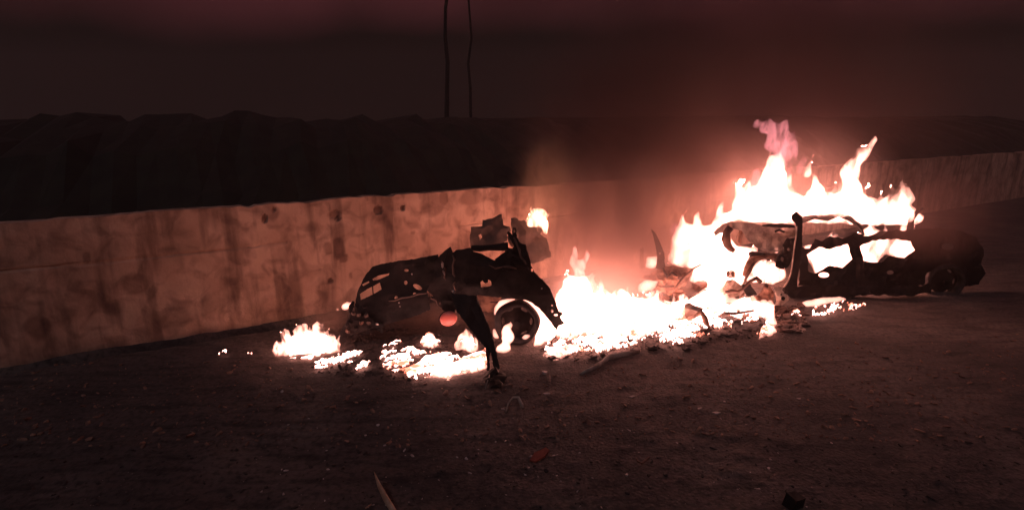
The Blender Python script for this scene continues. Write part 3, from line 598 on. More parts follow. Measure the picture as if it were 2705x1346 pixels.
def tongue(px, py, Y, h, r, lean=.0, seed=0, n=7):
    b = S(px, py, Y) if Y else G(px, py); rr = random.Random(seed); parts = []
    pts = []; rad = []
    for i in range(n):
        t = i / (n - 1); pts.append(b + np.array([lean * h * t + rr.uniform(-.25, .25) * r * t * 2, rr.uniform(-.2, .2) * r, h * t])); rad.append(r * (math.sin(math.pi * min(.5 + t * .5, 1)) ** .8 * .95 + .06) * (1 if i else .7))
    return tube_geo(pts, rad, 8)
def fire(name, label, geos, mat, vox=.03, disp=.04, fr=5, seed=0, parent=None, cat='fire', group='fires on and around the wrecks'):
    V, Fc = join(geos); me = remesh(V, Fc, vox, disp, fr, seed); me.materials.append(mat); me.name = name
    o = bpy.data.objects.new(name, me); COL.objects.link(o)
    if label: prop(o, label, cat, group)
    return o

# 1 left ground fire
L = Z4([(105, 520), (150, 450), (215, 420), (235, 380), (300, 400), (330, 350), (420, 335), (470, 345), (560, 350), (640, 375), (700, 380), (715, 430), (775, 460), (735, 500), (765, 545), (700, 580), (620, 620), (540, 650), (480, 690), (330, 700), (220, 735), (190, 720), (200, 650), (150, 620), (90, 600), (30, 640), (60, 600), (110, 570)])
g = [prism(L, 5.55, 5.75, 7)] + [tongue(a, b, 5.65, h, r, l, i) for i, (a, b, h, r, l) in enumerate([(800, 900, .22, .07, .1), (830, 890, .2, .06, .2), (760, 900, .16, .05, -.1), (870, 905, .13, .05, .3), (742, 920, .08, .04, -.4), (785, 895, .2, .04, .0), (850, 890, .18, .04, .2)])] + licks(L, 5.65, 46, .04, .15, .018, .3, 1)
fire('ground_fire', 'low white-hot fire burning on the ground left of the blackened wreck', g, flame_mat('fire_left', 22, nscale=13), .018, .03, 10, 1)
# 2 main blaze behind the fender
A = Z8([(255, 560), (300, 480), (350, 380), (400, 350), (430, 370), (480, 400), (560, 380), (600, 420), (640, 560), (700, 500), (760, 560), (860, 560), (900, 480), (950, 520), (1010, 590), (1200, 620), (1400, 640), (1600, 620), (1700, 560), (1760, 600), (1760, 680), (1540, 740), (1480, 800), (1300, 830), (1200, 900), (1100, 960), (1000, 960), (900, 980), (840, 1080), (760, 980), (640, 905), (500, 920), (440, 950), (300, 960), (255, 940), (180, 980), (60, 1040), (30, 1030), (90, 900), (110, 800), (180, 760), (320, 780), (350, 720), (290, 690)])
g = [slab(A, .22, 9)]
g += [prism(Z8([(240, 800), (255, 560), (300, 480), (350, 380), (400, 350), (430, 370), (480, 400), (560, 390), (600, 430), (640, 560), (760, 600), (900, 640), (900, 800)]), 6.1, 6.45, 8)] + licks(A, 6.6, 60, .06, .3, .03, .15, 2)
rr = random.Random(3)
for i in range(60):
    a, b = rr.uniform(1490, 1850), rr.uniform(800, 880)
    if inside(A, np.array([a]), np.array([b]))[0]: g.append(tongue(a, b, None, rr.uniform(.08, .28) * (1.4 if a < 1600 else 1), rr.uniform(.05, .10), rr.uniform(-.1, .3), i))
fire('main_blaze', 'widest blaze, a white-hot pool of flame right of the wreck wheel', g, M_FLAME, .024, .045, 8, 2)
g = [tongue(a, b, 6.25, h, r, l, 40 + i) for i, (a, b, h, r, l) in enumerate([(1532, 745, .34, .08, -.1), (1520, 705, .28, .055, -.2), (1542, 710, .26, .05, .1), (1496, 745, .18, .03, .05), (1560, 760, .2, .07, .1), (1500, 770, .22, .06, -.1), (1580, 780, .18, .06, .2), (1650, 790, .10, .04, .1), (1590, 770, .2, .03, 0), (1530, 770, .2, .12, 0)])]
fire('flame_tongue', 'tall thin pink tongue of flame rising just right of the fender', g, flame_mat('fire_tongue', 9, (1, .34, .28), nscale=12), .016, .03, 10, 5)
g = [tongue(a, b, None, h, r, l, 700 + i) for i, (a, b, h, r, l) in enumerate([(1480, 850, .42, .05, -.1), (1500, 845, .5, .06, .05), (1620, 830, .22, .04, .2), (1655, 820, .2, .03, .2), (1700, 812, .16, .03, .1), (1570, 835, .36, .05, .2), (1548, 842, .46, .05, 0)])]
fire('thin_flames', 'thin translucent flames standing along the back of the widest blaze', g, flame_mat('fire_thin', 7, (1, .36, .26), nscale=14), .016, .03, 9, 61)['kind'] = 'stuff'
# 3 blaze on top of the first wreck
SB = ZR([(1400, 240), (1440, 130), (1500, 90), (1620, 85), (1720, 120), (1780, 200), (1790, 330), (1820, 420), (1800, 560), (1760, 630), (1680, 600), (1700, 540), (1640, 440), (1560, 470), (1440, 460), (1370, 380)])
g = [prism(SB, 6.42, 6.66, 4, .8)] + licks(SB, 6.54, 26, .03, .11, .014, .3, 8)
fire('small_blaze', 'small round blaze sitting on top of the blackened wreck', g, flame_mat('fire_small', 26, (1, .42, .27), nscale=16), .012, .02, 12, 7)
# 4 big blaze on the second wreck
B1 = Z3([(960, 600), (990, 540), (1060, 490), (1130, 500), (1140, 455), (1160, 500), (1250, 490), (1310, 420), (1370, 410), (1380, 310), (1405, 300), (1410, 220), (1440, 230), (1460, 260), (1520, 240), (1560, 230), (1580, 150), (1620, 100), (1650, 80), (1700, 100), (1720, 130), (1725, 230), (1760, 260), (1843, 300), (1880, 290), (1920, 210), (1950, 200), (1975, 270), (2060, 290), (2130, 260), (2150, 180), (2185, 130), (2220, 190), (2240, 280), (2380, 340), (2460, 290), (2490, 250), (2530, 330), (2600, 400), (2680, 440), (2660, 480), (2500, 500), (2200, 490), (1843, 480), (1780, 490), (1650, 490), (1500, 480), (1400, 470), (1330, 480), (1340, 560), (1400, 640), (1480, 650), (1560, 690), (1480, 700), (1450, 820), (1440, 880), (1330, 940), (1320, 1000), (1200, 1000), (1190, 930), (1230, 890), (1080, 880), (1110, 800), (1160, 770), (1100, 795), (920, 760), (925, 710), (960, 690)])
g = [prism(B1, 7.7, 8.15, 9)] + licks(B1, 7.95, 60, .05, .38, .05, .25, 3) + [tongue(a, b, 7.95, h, r, l, 70 + i) for i, (a, b, h, r, l) in enumerate([(2040, 470, .35, .13, .05), (2060, 450, .3, .09, .1), (1950, 520, .3, .06, 0), (1845, 600, .25, .07, 0), (1800, 640, .2, .08, .05), (2250, 480, .55, .15, .15), (2275, 430, .4, .08, .3), (2400, 540, .3, .12, -.2), (2130, 470, .35, .07, .2), (1980, 510, .22, .06, 0), (1900, 570, .25, .06, 0)])]
fire('big_blaze', 'tallest blaze, roaring over the roof of the burning second wreck', g, M_FLAME_W, .03, .06, 6, 9)
g = [tongue(a, b, 7.9, h, r, l, 90 + i) for i, (a, b, h, r, l) in enumerate([(2060, 440, .62, .16, -.05), (2050, 400, .42, .17, -.12), (2030, 350, .22, .13, -.3), (2070, 360, .26, .11, .05), (2000, 335, .10, .08, -.5), (2085, 420, .4, .10, .1), (2090, 460, .4, .05, .05), (2118, 460, .3, .05, 0), (2060, 470, .3, .16, 0), (2000, 500, .3, .10, 0), (1900, 590, .25, .10, 0), (1780, 620, .2, .10, -.1)])]
fire('flame_plume', 'pale pink plume of flame curling up above the tallest blaze', g, M_FLAME_P, .025, .06, 6, 12)['kind'] = 'stuff'
def core(parent_o, segs, Y, r):
    for a in segs:
        pts = [S(*p, Y) for p in a]; V, Fc = tube_geo(pts, [r * .4] + [r] * (len(pts) - 2) + [r * .4] if len(pts) > 2 else r, 8)
        mesh_obj('flame_light_core', V, Fc, M_CORE, parent_o)  # glowing tube added unseen inside the flame to strengthen its light
LF = bpy.data.objects['ground_fire']; core(LF, [[(775, 950), (800, 925), (840, 930), (870, 935)]], 5.65, .085)
BB = bpy.data.objects['big_blaze']; core(BB, [[(1800, 660), (1850, 640), (1880, 640)], [(1960, 560), (2010, 545), (2080, 555), (2110, 560)], [(2160, 560), (2220, 545), (2280, 555), (2330, 558)], [(2340, 560), (2380, 560), (2400, 565)]], 7.93, .05)
# 5 fire inside the second wreck
CF = Z3([(1500, 790), (1540, 740), (1640, 740), (1700, 790), (1740, 800), (1720, 860), (1650, 900), (1580, 890), (1460, 880)])
fire('engine_bay_fire', 'rounded white fire under the suspension arm of the second wreck', [prism(CF, 7.55, 7.85, 6)] + licks(CF, 7.7, 20, .04, .12, .02, .1, 51), M_FLAME, .022, .03, 8, 13)
fire('door_gap_fire', 'small white flame in the gap below the pink door skin', [prism(Z3([(1630, 660), (1670, 640), (1690, 650), (1680, 690), (1640, 690)]), 7.6, 7.72, 5)], flame_mat('fire_gap', 22), .012, .01, 8, 15)
g = [prism(Z3([(1850, 640), (1960, 620), (2050, 620), (2040, 680), (1960, 720), (1850, 740)]), 7.8, 8.0, 7)]
fire('cabin_fire', 'fire glowing inside the second wreck, right of its upright pillar', g, M_FLAME, .025, .03, 8, 14)
RB = [(2140, 690), (2150, 650), (2185, 655), (2210, 620), (2250, 640), (2290, 600), (2330, 610), (2360, 640), (2400, 600), (2440, 620), (2430, 670), (2380, 690), (2340, 670), (2300, 720), (2250, 700), (2220, 740), (2160, 735)]
fire('rear_fire', 'fire pouring from the rear openings of the second wreck', [prism(RB, 7.72, 8.0, 8)] + licks(RB, 7.86, 26, .05, .35, .035, .2, 31), M_FLAME_W, .03, .05, 7, 33)
# 6 pool under the second wreck
C1 = Z9([(0, 600), (300, 540), (600, 330), (820, 330), (830, 560), (1000, 480), (1140, 480), (1300, 530), (1500, 550), (1510, 600), (1450, 640), (1440, 720), (1440, 830), (1490, 880), (1380, 940), (1230, 980), (1260, 920), (1260, 860), (1400, 840), (1380, 760), (1300, 700), (1160, 700), (1180, 630), (930, 640), (880, 600), (740, 640), (600, 640), (520, 600), (400, 620), (280, 680), (180, 720), (0, 780)])
g = [slab(C1, .2, 8)] + [tongue(a, b, None, rr.uniform(.1, .3), rr.uniform(.05, .09), .1, 200 + i) for i, (a, b) in enumerate([(1900, 790), (1915, 800), (1935, 805), (1980, 815), (2010, 820), (2030, 830), (1890, 800), (1870, 790), (1850, 800), (2035, 860), (1960, 818)])]
fire('underbody_fire', 'run of flame on the ground beneath the burning second wreck', g, flame_mat('fire_under', 18), .026, .035, 8, 16)
# 7 small fires under the floor pan
g = [prism(Z3([(735, 900), (780, 870), (850, 855), (890, 860), (860, 900), (850, 930), (780, 960), (725, 960)]), 7.08, 7.2, 5)]
fire('pan_fire', 'slanted white flame under the left lip of the collapsed floor pan', g, flame_mat('fire_pan', 22), .018, .015, 9, 18)
g = [prism(Z3([(776, 712), (850, 706), (860, 740), (866, 775), (830, 795), (776, 785)]), gY + .05, gY + .18, 4, .6)]
fire('mudguard_fire', 'small square flame burning behind the upright mudguard', g, flame_mat('fire_mud', 22), .014, .008, 9, 19)
g = [prism(Z3([(688, 690), (705, 690), (720, 740), (738, 780), (722, 782), (700, 740)]), gY + .1, gY + .16, 4, .4)]
fire('flame_sliver', 'thin leaning sliver of flame left of the upright mudguard', g, flame_mat('fire_sliver', 12), .010, .006, 9, 20)
g = [prism(Z5([(2480, 165), (2536, 130), (2600, 110), (2900, 80), (2950, 110), (2700, 160), (2536, 190)]), 7.0, 7.2, 5)]
fire('sill_fire', 'low flame under the sill at the right of the second wreck', g, flame_mat('fire_sill', 18), .02, .02, 9, 22)
SF = Z4([(1560, 795), (1700, 735), (1760, 690), (1850, 655), (2000, 590), (2150, 530), (2165, 690), (2060, 742), (1930, 760), (1840, 780), (1790, 820), (1740, 800)])
fire('strut_fire', 'ragged strip of low flame on the ground left of the strut foot', [slab(SF, .09, 6, soft=12)] + [tongue(a, b, None, .09, .035, .2, 400 + i) for i, (a, b) in enumerate([(1185, 985), (1215, 975), (1240, 965), (1265, 955), (1280, 950), (1165, 990)])], flame_mat('fire_strut', 30, nscale=16), .014, .03, 14, 41)
SG = Z5([(110, 640), (200, 570), (300, 550), (440, 530), (450, 590), (330, 640), (230, 680)])
fire('fender_fire', 'ragged low flames on the ground below the fender tip', [slab(SG, .07, 6, soft=12)], flame_mat('fire_fender', 28, nscale=16), .014, .03, 14, 42)
SW = Z4([(1530, 440), (1600, 420), (1640, 400), (1700, 455), (1700, 490), (1620, 515), (1560, 495)])
fire('ground_fire', 'star-shaped scrap of flame on the ground beneath the front panel', [slab(SW, .10, 4, soft=8)], flame_mat('fire_star', 28, nscale=18), .012, .03, 16, 43)
# 8 burning tyre ring behind the first wheel
arc = [S(*p, 5.98) for p in Z2([(1195, 700), (1205, 650), (1235, 615), (1290, 598), (1340, 592)])]
arc2 = [S(*p, 6.0) for p in Z2([(1395, 592), (1450, 615), (1510, 670), (1548, 730), (1575, 800), (1560, 880), (1500, 920)])]
g = [tube_geo(arc, [.03, .04, .045, .04, .03], 8), tube_geo(arc2, [.03, .05, .07, .09, .13, .13, .07], 8), tongue(*Z2([(1290, 900)])[0], 5.72, .26, .08, .0, 3), tongue(*Z2([(1250, 990)])[0], 5.65, .16, .09, .2, 4),
     tube_geo([S(*p, 5.70) for p in Z2([(1392, 872), (1420, 860), (1455, 850)])], [.015, .035, .015], 8), tube_geo([S(*p, 6.0) for p in Z2([(1185, 800), (1195, 850), (1210, 880)])], [.02, .04, .02], 8)]
fire('wheel_fire', 'ring of flame licking round the charred wheel under the fender', g, flame_mat('fire_wheel', 26), .016, .015, 9, 24)
# fires seen through the wreck and beside it
g = [tongue(*Z2([(975, 950)])[0], None, .26, .10, .0, 5), tongue(*Z2([(1020, 960)])[0], None, .2, .09, .1, 6), tongue(*Z2([(930, 950)])[0], None, .1, .07, .0, 7)]
fire('ground_fire', 'small peaked fire on the ground left of the hanging strut', g, M_FLAME, .02, .03, 9, 26)
g = [tongue(*Z2([(90, 655)])[0], 6.3, .10, .05, .3, 8), tongue(*Z2([(125, 640)])[0], 6.3, .07, .03, .3, 9), tongue(*Z2([(30, 665)])[0], 6.3, .03, .02, .3, 10)]
fire('small_blaze', 'little flame by the foot of the wall at the wreck left corner', g, flame_mat('fire_corner', 30), .014, .012, 10, 28)
# ------------------------------------------------------------------ burning embers and debris fields on the ground
def field(name, polys, mat, seed, res=.010, thr0=.5, amp=.10, freq=(5, 21), rot=.42, z0=.015, label=None, cat=None):
    """islands where an uneven field passes a threshold; polys = [(photo polygon, cover 0..1)]"""
    allp = np.array([G(*p) for pl, _ in polys for p in pl]); x0, x1 = allp[:, 0].min(), allp[:, 0].max(); y0, y1 = allp[:, 1].min(), allp[:, 1].max()
    X, Yg = np.meshgrid(np.arange(x0, x1, res), np.arange(y0, y1, res)); px, py = proj(np.stack([X, Yg, 0 * X], -1))
    cov = np.full(X.shape, -.5)
    for pl, c in polys:
        m = inside(pl, px, py); cov[m] = np.maximum(cov[m], c)
    c_, s_ = math.cos(rot), math.sin(rot); A_ = X * c_ + Yg * s_; B_ = -X * s_ + Yg * c_
    wa = (fbm(X * 6, Yg * 6, 0, 3, seed + 8) - .5) * .16; A_ = A_ + wa; B_ = B_ + wa * .5
    n = .68 * fbm(A_ * freq[0], B_ * freq[1] * .55, 0, 4, seed) + .32 * fbm(A_ * freq[0] * 3.2, B_ * freq[1] * 1.5, 0, 3, seed + 4)
    # cover smoothed at its rim
    k = 4; cs = cov.copy()
    for _ in range(2):
        cs = (np.roll(cs, k, 0) + np.roll(cs, -k, 0) + np.roll(cs, k, 1) + np.roll(cs, -k, 1) + 2 * cs) / 6
    lev = n - (.66 - .28 * cs) - .09 * np.clip((fbm(A_ * 16, B_ * 34, 0, 2, seed + 12) - .52) * 6, 0, 1)
    m = lev > 0; z = z0 + np.sqrt(np.maximum(lev, 0)) * amp + ground_z(X, Yg)
    cell = m[:-1, :-1] & m[1:, :-1] & m[:-1, 1:] & m[1:, 1:]
    js, is_ = np.nonzero(cell); nc = X.shape[1]; q = js * nc + is_; quads = np.stack([q, q + 1, q + nc + 1, q + nc], 1)
    used, inv = np.unique(quads.ravel(), return_inverse=True)
    V = np.stack([X.ravel()[used], Yg.ravel()[used], z.ravel()[used]], 1)
    o = mesh_obj(name, V, inv.reshape(-1, 4).tolist(), mat, smooth=True)
    h_ = np.clip(lev.ravel()[used] / .022 + .12, 0, 1) * np.clip((fbm(V[:, 0] * 5, V[:, 1] * 9, 0, 3, seed + 30) - .30) * 6, .12, 1)
    at_ = o.data.attributes.new('burn_amount', 'FLOAT', 'POINT'); at_.data.foreach_set('value', h_.astype(np.float32)); return prop(o, label, cat, kind='stuff')
EM = [
    (Z4([(470, 660), (700, 590), (900, 530), (1000, 560), (900, 670), (700, 700), (490, 725)]), .95),
    (Z4([(880, 710), (1000, 630), (1100, 650), (1020, 700), (920, 735)]), 1.0),
    (Z4([(1120, 490), (1220, 450), (1350, 460), (1330, 520), (1180, 540)]), .72),
    (Z4([(1140, 570), (1300, 530), (1450, 510), (1540, 570), (1400, 650), (1310, 710), (1350, 760), (1250, 800), (1190, 730), (1130, 680)]), 1.05),
    (Z4([(1510, 430), (1640, 395), (1730, 470), (1620, 525), (1540, 500)]), 1.15),
    (Z4([(1000, 560), (1140, 560), (1150, 700), (1350, 800), (1400, 800), (1500, 700), (1540, 600), (1700, 560), (1500, 520)]), .8),
    (Z4([(1360, 800), (1480, 700), (1520, 620), (1700, 580), (1860, 580), (1900, 620), (1740, 700), (1640, 760), (1470, 840)]), 1.1),
    (Z4([(1680, 700), (1850, 650), (2000, 590), (2160, 520), (2170, 700), (2060, 750), (1930, 770), (1830, 790), (1790, 830), (1720, 800), (1560, 800)]), 1.12),
    (Z4([(1860, 470), (1930, 420), (2060, 450), (2120, 500), (2040, 520), (1880, 510)]), 1.0),
    (Z5([(90, 620), (200, 560), (400, 520), (520, 470), (620, 430), (760, 510), (800, 600), (760, 650), (600, 650), (380, 660), (230, 690), (110, 650)]), .85),
    (Z5([(150, 560), (280, 540), (440, 530), (440, 600), (300, 640), (200, 650)]), .85),
    (Z5([(20, 520), (240, 490), (520, 440), (520, 500), (200, 550)]), .3),
    (Z5([(760, 500), (900, 430), (1100, 400), (1230, 380), (1400, 300), (1500, 290), (1700, 330), (1900, 330), (1900, 400), (1640, 480), (1500, 510), (1400, 560), (1200, 540), (1100, 520), (1000, 560), (850, 620), (780, 630)]), .85),
    (Z5([(1560, 250), (1700, 230), (1900, 240), (2080, 240), (2240, 260), (2240, 330), (2100, 360), (1900, 380), (1720, 440), (1560, 400)]), .8),
    (Z5([(1640, 470), (1760, 480), (1900, 460), (1700, 500)]), .5),
    (Z5([(2110, 480), (2160, 400), (2240, 330), (2290, 400), (2220, 470)]), .9),
    (Z9([(0, 780), (280, 720), (440, 790), (300, 900), (0, 1060)]), .5),
    ([(560, 935), (620, 920), (690, 915), (690, 945), (620, 955)], .3),
    ([(2080, 830), (2220, 805), (2330, 800), (2300, 820), (2200, 840), (2100, 850)], .35)]
EL, ER = EM[:9], EM[9:]
field('glowing_embers', [(p_, c_ - .22 if c_ < 1.1 else c_) for p_, c_ in EL], M_EMBER, 5, freq=(8, 36), amp=.10, label='streaks of white-hot burning scraps on the ground under the blackened wreck', cat='embers')
field('glowing_embers', [(p_, c_ - .04) for p_, c_ in ER], M_EMBER, 6, freq=(12, 34), amp=.15, z0=.025, label='broken bed of white-hot scraps and char right of the wheel', cat='embers')
# white-hot bed inside the widest flames
field('ember_bed', [(A, 1.2), (C1, 1.1), (L, .8)], M_CORE, 15, res=.03, amp=.05, label='white-hot ember bed under the ground flames', cat='embers')

# loose char
def scatter(n, poly, smin, smax, mat, seed, flat=.5, name='charred_debris', label=None, lift=.3, stretch=2.2):
    r = random.Random(seed); xs_ = [p[0] for p in poly]; ys_ = [p[1] for p in poly]; geos = []; k = 0
    while k < n:
        a, b = r.uniform(min(xs_), max(xs_)), r.uniform(min(ys_), max(ys_))
        if not inside(poly, np.array([a]), np.array([b]))[0]: continue
        g_ = G(a, b); s = smin + (smax - smin) * r.random() ** 3; k += 1
        gz_ = float(ground_z(np.array([g_[0]]), np.array([g_[1]]))[0])
        geos.append(chunk_geo(g_ + np.array([0, 0, gz_ + s * lift * flat]), (s * r.uniform(.8, stretch), s * r.uniform(.5, 1.1), s * flat * r.uniform(.5, 1.3)), r.randint(0, 10 ** 6), .5))
    V, Fc = join(geos); return prop(mesh_obj(name, V, Fc, mat), label, 'debris', kind='stuff')
scatter(460, Z5([(100, 560), (620, 430), (800, 480), (1100, 380), (1400, 290), (1700, 200), (2100, 220), (2260, 300), (2250, 440), (1900, 490), (1500, 580), (1000, 600), (700, 690), (200, 690)]), .010, .045, M_DEBRIS, 1, .45, label='charred fragments among the embers right of the wheel', lift=.9)
scatter(420, Z4([(480, 640), (900, 560), (1140, 440), (1700, 380), (1950, 560), (2150, 520), (2150, 640), (1800, 700), (1500, 830), (900, 790), (500, 720)]), .010, .04, M_DEBRIS, 2, .4, label='charred fragments among the embers below the blackened wreck', lift=.6)
scatter(90, Z4([(820, 340), (1150, 290), (1480, 330), (1600, 400), (1500, 470), (1120, 460), (900, 520), (800, 500)]), .015, .06, M_DEBRIS, 3, .5, label='heap of burnt scraps under the hanging front panel')
scatter(220, Z9([(1440, 560), (1850, 540), (1850, 880), (1500, 900), (1440, 700)]), .02, .07, M_SCORCH, 4, .6, label='scorched rubble at the right edge of the embers')
scatter(1500, [(0, 950), (680, 950), (1000, 1010), (1400, 1000), (1800, 930), (2705, 880), (2705, 1180), (1900, 1150), (1000, 1180), (0, 1180)], .006, .028, M_RUST, 5, .6, name='gravel', label='loose gravel and crumbs lit from the fires')
scatter(140, [(680, 1000), (1400, 1010), (2200, 960), (2200, 1340), (680, 1340)], .006, .016, M_LIGHT, 6, .5, name='pale_crumbs', label='pale crumbs scattered on the dark foreground')
scatter(700, [(0, 1150), (2705, 1150), (2705, 1345), (0, 1345)], .004, .018, M_DEBRIS, 7, .6, name='gravel', label='fine dark gravel in the foreground')

# ------------------------------------------------------------------ single scraps in the foreground
def flat_piece(name, label, cat, pts, mat, th=.008, z=.02, up=None):
    P = [G(*p) for p in pts]; c = np.mean(P, 0)
    A_ = np.array(P) - c; A_[:, 2] = z + (np.array(up) if up is not None else 0); n = len(A_)
    B_ = A_.copy(); B_[:, 2] -= th; V = np.vstack([A_, B_]); Fc = [tuple(range(n)), tuple(reversed(range(n, 2 * n)))] + [(i, i + n, (i + 1) % n + n, (i + 1) % n) for i in range(n)]
    o = mesh_obj(name, V, Fc, mat); o.location = tuple(c); return prop(o, label, cat)
ZF = zoom(690, 1000, 1.789)
flat_piece('red_shard', 'flat dull red shard lying alone in the dark foreground', 'shard', ZF([(1268, 398), (1290, 375), (1345, 355), (1362, 362), (1340, 385), (1295, 405)]), M_ORANGE, .012, .03, [0, .02, .03, .02, .01, 0])
flat_piece('angled_scrap', 'small pale scrap bent in a V on the foreground soil', 'scrap', ZF([(1770, 400), (1795, 408), (1830, 390), (1834, 398), (1800, 414), (1775, 409)]), M_RUST, .01, .03, [.02, 0, .02, .02, 0, .01])
flat_piece('pale_scrap', 'flat pale scrap left of two stacked slivers at right', 'scrap', ZF([(2125, 166), (2150, 162), (2172, 168), (2150, 174)]), M_LIGHT)
flat_piece('pale_scrap', 'thin pale sliver above the flat scrap on the right soil', 'scrap', ZF([(2060, 148), (2078, 142), (2085, 146), (2066, 152)]), M_LIGHT)
flat_piece('pale_scrap', 'narrow pale strip on the soil below the wheel', 'scrap', ZF([(1328, 78), (1345, 72), (1366, 74), (1364, 80), (1340, 81)]), M_LIGHT)
flat_piece('pale_scrap', 'small pale strip on the soil below the main blaze', 'scrap', ZF([(1735, 92), (1755, 86), (1768, 90), (1750, 95)]), M_LIGHT)
flat_piece('pale_scrap', 'bright fragment on the soil right of the strut foot', 'scrap', Z5([(108, 800), (135, 792), (168, 803), (150, 815), (120, 812)]), M_LIGHT, .02, .03)
prop(tube('bent_wire', [G(*p) + np.array([0, 0, z]) for p, z in zip(ZF([(1158, 160), (1168, 138), (1190, 124), (1215, 124), (1238, 142)]), [.01, .05, .08, .08, .01])], [.006, .008, .008, .012, .02], M_ASH_LIT, None, 6), 'hooped pale wire standing on the soil below the strut', 'wire')
prop(tube('wood_splinter', [G(*p) + np.array([0, 0, z]) for p, z in zip(ZF([(640, 660), (590, 600), (562, 566), (540, 528)]), [.02, .06, .10, .15])], [.028, .026, .018, .003], M_WOOD, None, 7, .5), 'long pointed wood splinter at the bottom edge, lower left', 'splinter')
prop(tube('wood_splinter', [G(*p, .02) for p in ZF([(492, 610), (520, 592)])], [.006, .008], M_WOOD, None, 6, .5), 'short splinter lying beside the long pointed one', 'splinter')
prop(mesh_obj('black_block', *box_geo(G(2098, 1338) + np.array([0, 0, .04]), (.09, .07, .09), (.1, .2, .4), .01, 3), M_CHAR), 'black block at the bottom edge, lower right', 'block')
prop(tube('lit_streak', [G(*p) + np.array([0, 0, .01]) for p in [(1531, 990), (1550, 982), (1570, 974), (1590, 962), (1606, 948), (1640, 940), (1690, 928)]], [.012, .03, .035, .04, .04, .04, .02], M_ASH_LIT, None, 8, .5), 'raised pale streak standing in for fire-lit ground below the main blaze', 'ash')  # pale colour and raised shape stand in for firelight on bare ground

# ------------------------------------------------------------------ smoke and haze
def puff(label, c, r, dens, col, nsc=1.6, rot=(0, 0, 0), seed=0, floor=.35):
    """a bank of smoke: thick in the middle, fading to nothing at its edge"""
    m = bpy.data.materials.new('smoke_bank'); m.use_nodes = True; t = m.node_tree; t.nodes.clear()
    o_ = t.nodes.new('ShaderNodeOutputMaterial'); v = t.nodes.new('ShaderNodeVolumePrincipled'); v.inputs['Color'].default_value = (*col, 1); v.inputs['Anisotropy'].default_value = .1
    co = t.nodes.new('ShaderNodeTexCoord'); ln = t.nodes.new('ShaderNodeVectorMath'); ln.operation = 'LENGTH'; t.links.new(co.outputs['Object'], ln.inputs[0])
    mr = t.nodes.new('ShaderNodeMapRange'); mr.interpolation_type = 'SMOOTHSTEP'; mr.inputs['From Min'].default_value = .98; mr.inputs['From Max'].default_value = .0; mr.inputs['To Min'].default_value = 0; mr.inputs['To Max'].default_value = 1
    t.links.new(ln.outputs['Value'], mr.inputs['Value'])
    mp = t.nodes.new('ShaderNodeMapping'); mp.inputs['Scale'].default_value = (nsc * r[0], nsc * r[1], nsc * r[2] * .6); mp.inputs['Location'].default_value = (seed * 3.3, seed, 0); t.links.new(co.outputs['Object'], mp.inputs['Vector'])
    n = t.nodes.new('ShaderNodeTexNoise'); n.inputs['Scale'].default_value = 1; n.inputs['Detail'].default_value = 4; n.inputs['Distortion'].default_value = .8; t.links.new(mp.outputs['Vector'], n.inputs['Vector'])
    nr_ = t.nodes.new('ShaderNodeMapRange'); nr_.inputs['From Min'].default_value = .35; nr_.inputs['From Max'].default_value = .65; nr_.inputs['To Min'].default_value = floor; nr_.inputs['To Max'].default_value = 1.4; t.links.new(n.outputs['Fac'], nr_.inputs['Value'])
    a = t.nodes.new('ShaderNodeMath'); a.operation = 'MULTIPLY'; t.links.new(mr.outputs['Result'], a.inputs[0]); t.links.new(nr_.outputs['Result'], a.inputs[1])
    b = t.nodes.new('ShaderNodeMath'); b.operation = 'MULTIPLY'; b.inputs[1].default_value = dens; t.links.new(a.outputs[0], b.inputs[0]); t.links.new(b.outputs[0], v.inputs['Density']); t.links.new(v.outputs[0], o_.inputs['Volume'])
    me = bpy.data.meshes.new('smoke'); me.from_pydata([tuple(q) for q in ICO3[0]], [], [tuple(f) for f in ICO3[1]]); me.materials.append(m)
    o = bpy.data.objects.new('smoke', me); COL.objects.link(o); o.location = tuple(c); o.scale = r; o.rotation_euler = rot; return prop(o, label, 'smoke', kind='stuff')
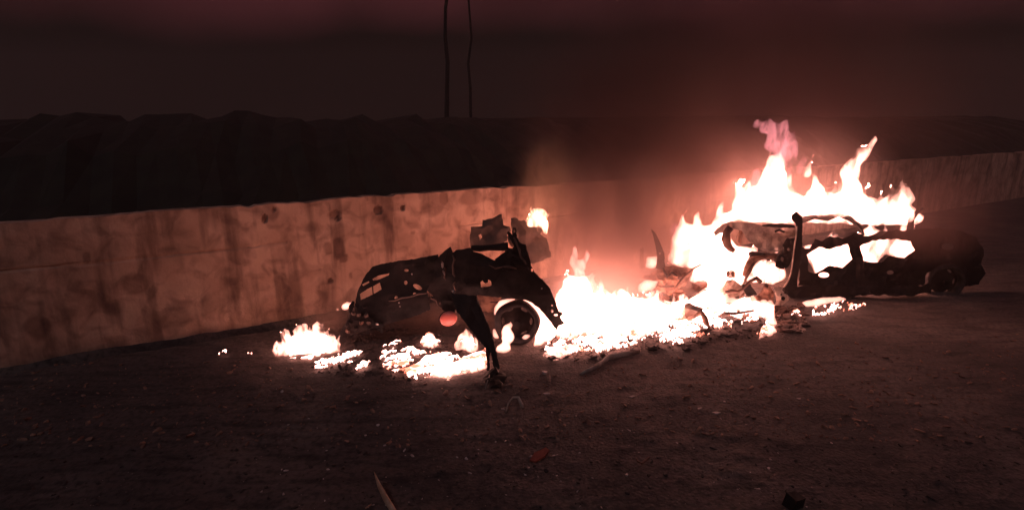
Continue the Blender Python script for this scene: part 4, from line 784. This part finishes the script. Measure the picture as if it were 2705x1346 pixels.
puff('brown smoke rolling between the two wrecks', S(1640, 600, 7.3), (1.55, .9, 1.25), 4.2, (.50, .35, .31), 1.9, (0, .25, 0), 1, .25)
puff('brown smoke hanging in front of the torn bulkhead', S(1455, 680, 6.25), (.45, .22, .55), 2.8, (.46, .33, .28), 4, (0, .1, 0), 11)
puff('thin smoke drifting up from the small blaze on the wreck', S(1440, 500, 6.8), (.55, .5, .85), 1.6, (.72, .56, .40), 3.4, (0, .15, 0), 2, .1)
puff('hot pink smoke around the widest blaze', S(1580, 770, 6.5), (1.1, .8, .65), .8, (.8, .62, .58), 2.5, (0, 0, 0), 3, .6)
puff('brown smoke thinning along the wall towards the tallest blaze', S(1860, 440, 8.6), (1.5, .8, 1.1), 2.2, (.46, .32, .29), 2, (0, .2, 0), 12, .25)
puff('dark smoke drifting over the rear of the second wreck', S(2480, 560, 7.3), (1.3, .5, .9), 1.6, (.22, .15, .14), 1.8, (0, 0, 0), 14, .3)
puff('hot pink smoke around the tallest blaze', S(2060, 490, 8.0), (1.9, 1.0, 1.2), .55, (.8, .62, .58), 1.8, (0, -.1, 0), 4, .4)
puff('dark smoke rising over the second wreck', S(2050, 200, 8.6), (3.6, 1.6, 2.3), .9, (.20, .13, .125), 1.2, (0, .2, 0), 5, .2)
puff('dark smoke rising between the wrecks', S(1660, 350, 7.9), (1.9, 1.1, 2.0), 2.2, (.25, .165, .15), 1.5, (0, .2, 0), 6, .15)
puff('thin brown smoke under the blackened wreck', S(1150, 850, 6.45), (.75, .3, .38), 1.7, (.62, .42, .34), 4, (0, 0, 0), 17)
puff('faint smoke over the ground fire by the wreck corner', S(880, 830, 6.1), (.55, .4, .35), .9, (.7, .48, .38), 4, (0, 0, 0), 7)

bm = bmesh.new(); bmesh.ops.create_cube(bm, size=1); me = bpy.data.meshes.new('haze'); bm.to_mesh(me); bm.free()
hz = bpy.data.objects.new('haze', me); COL.objects.link(hz); hz.scale = (190, 165, 14.5); hz.location = (0, 15, 5.6)
me.materials.append(smoke_mat('haze_air', .0042, (.85, .68, .62))); prop(hz, 'thin smoky air over the whole site', 'haze', kind='stuff')
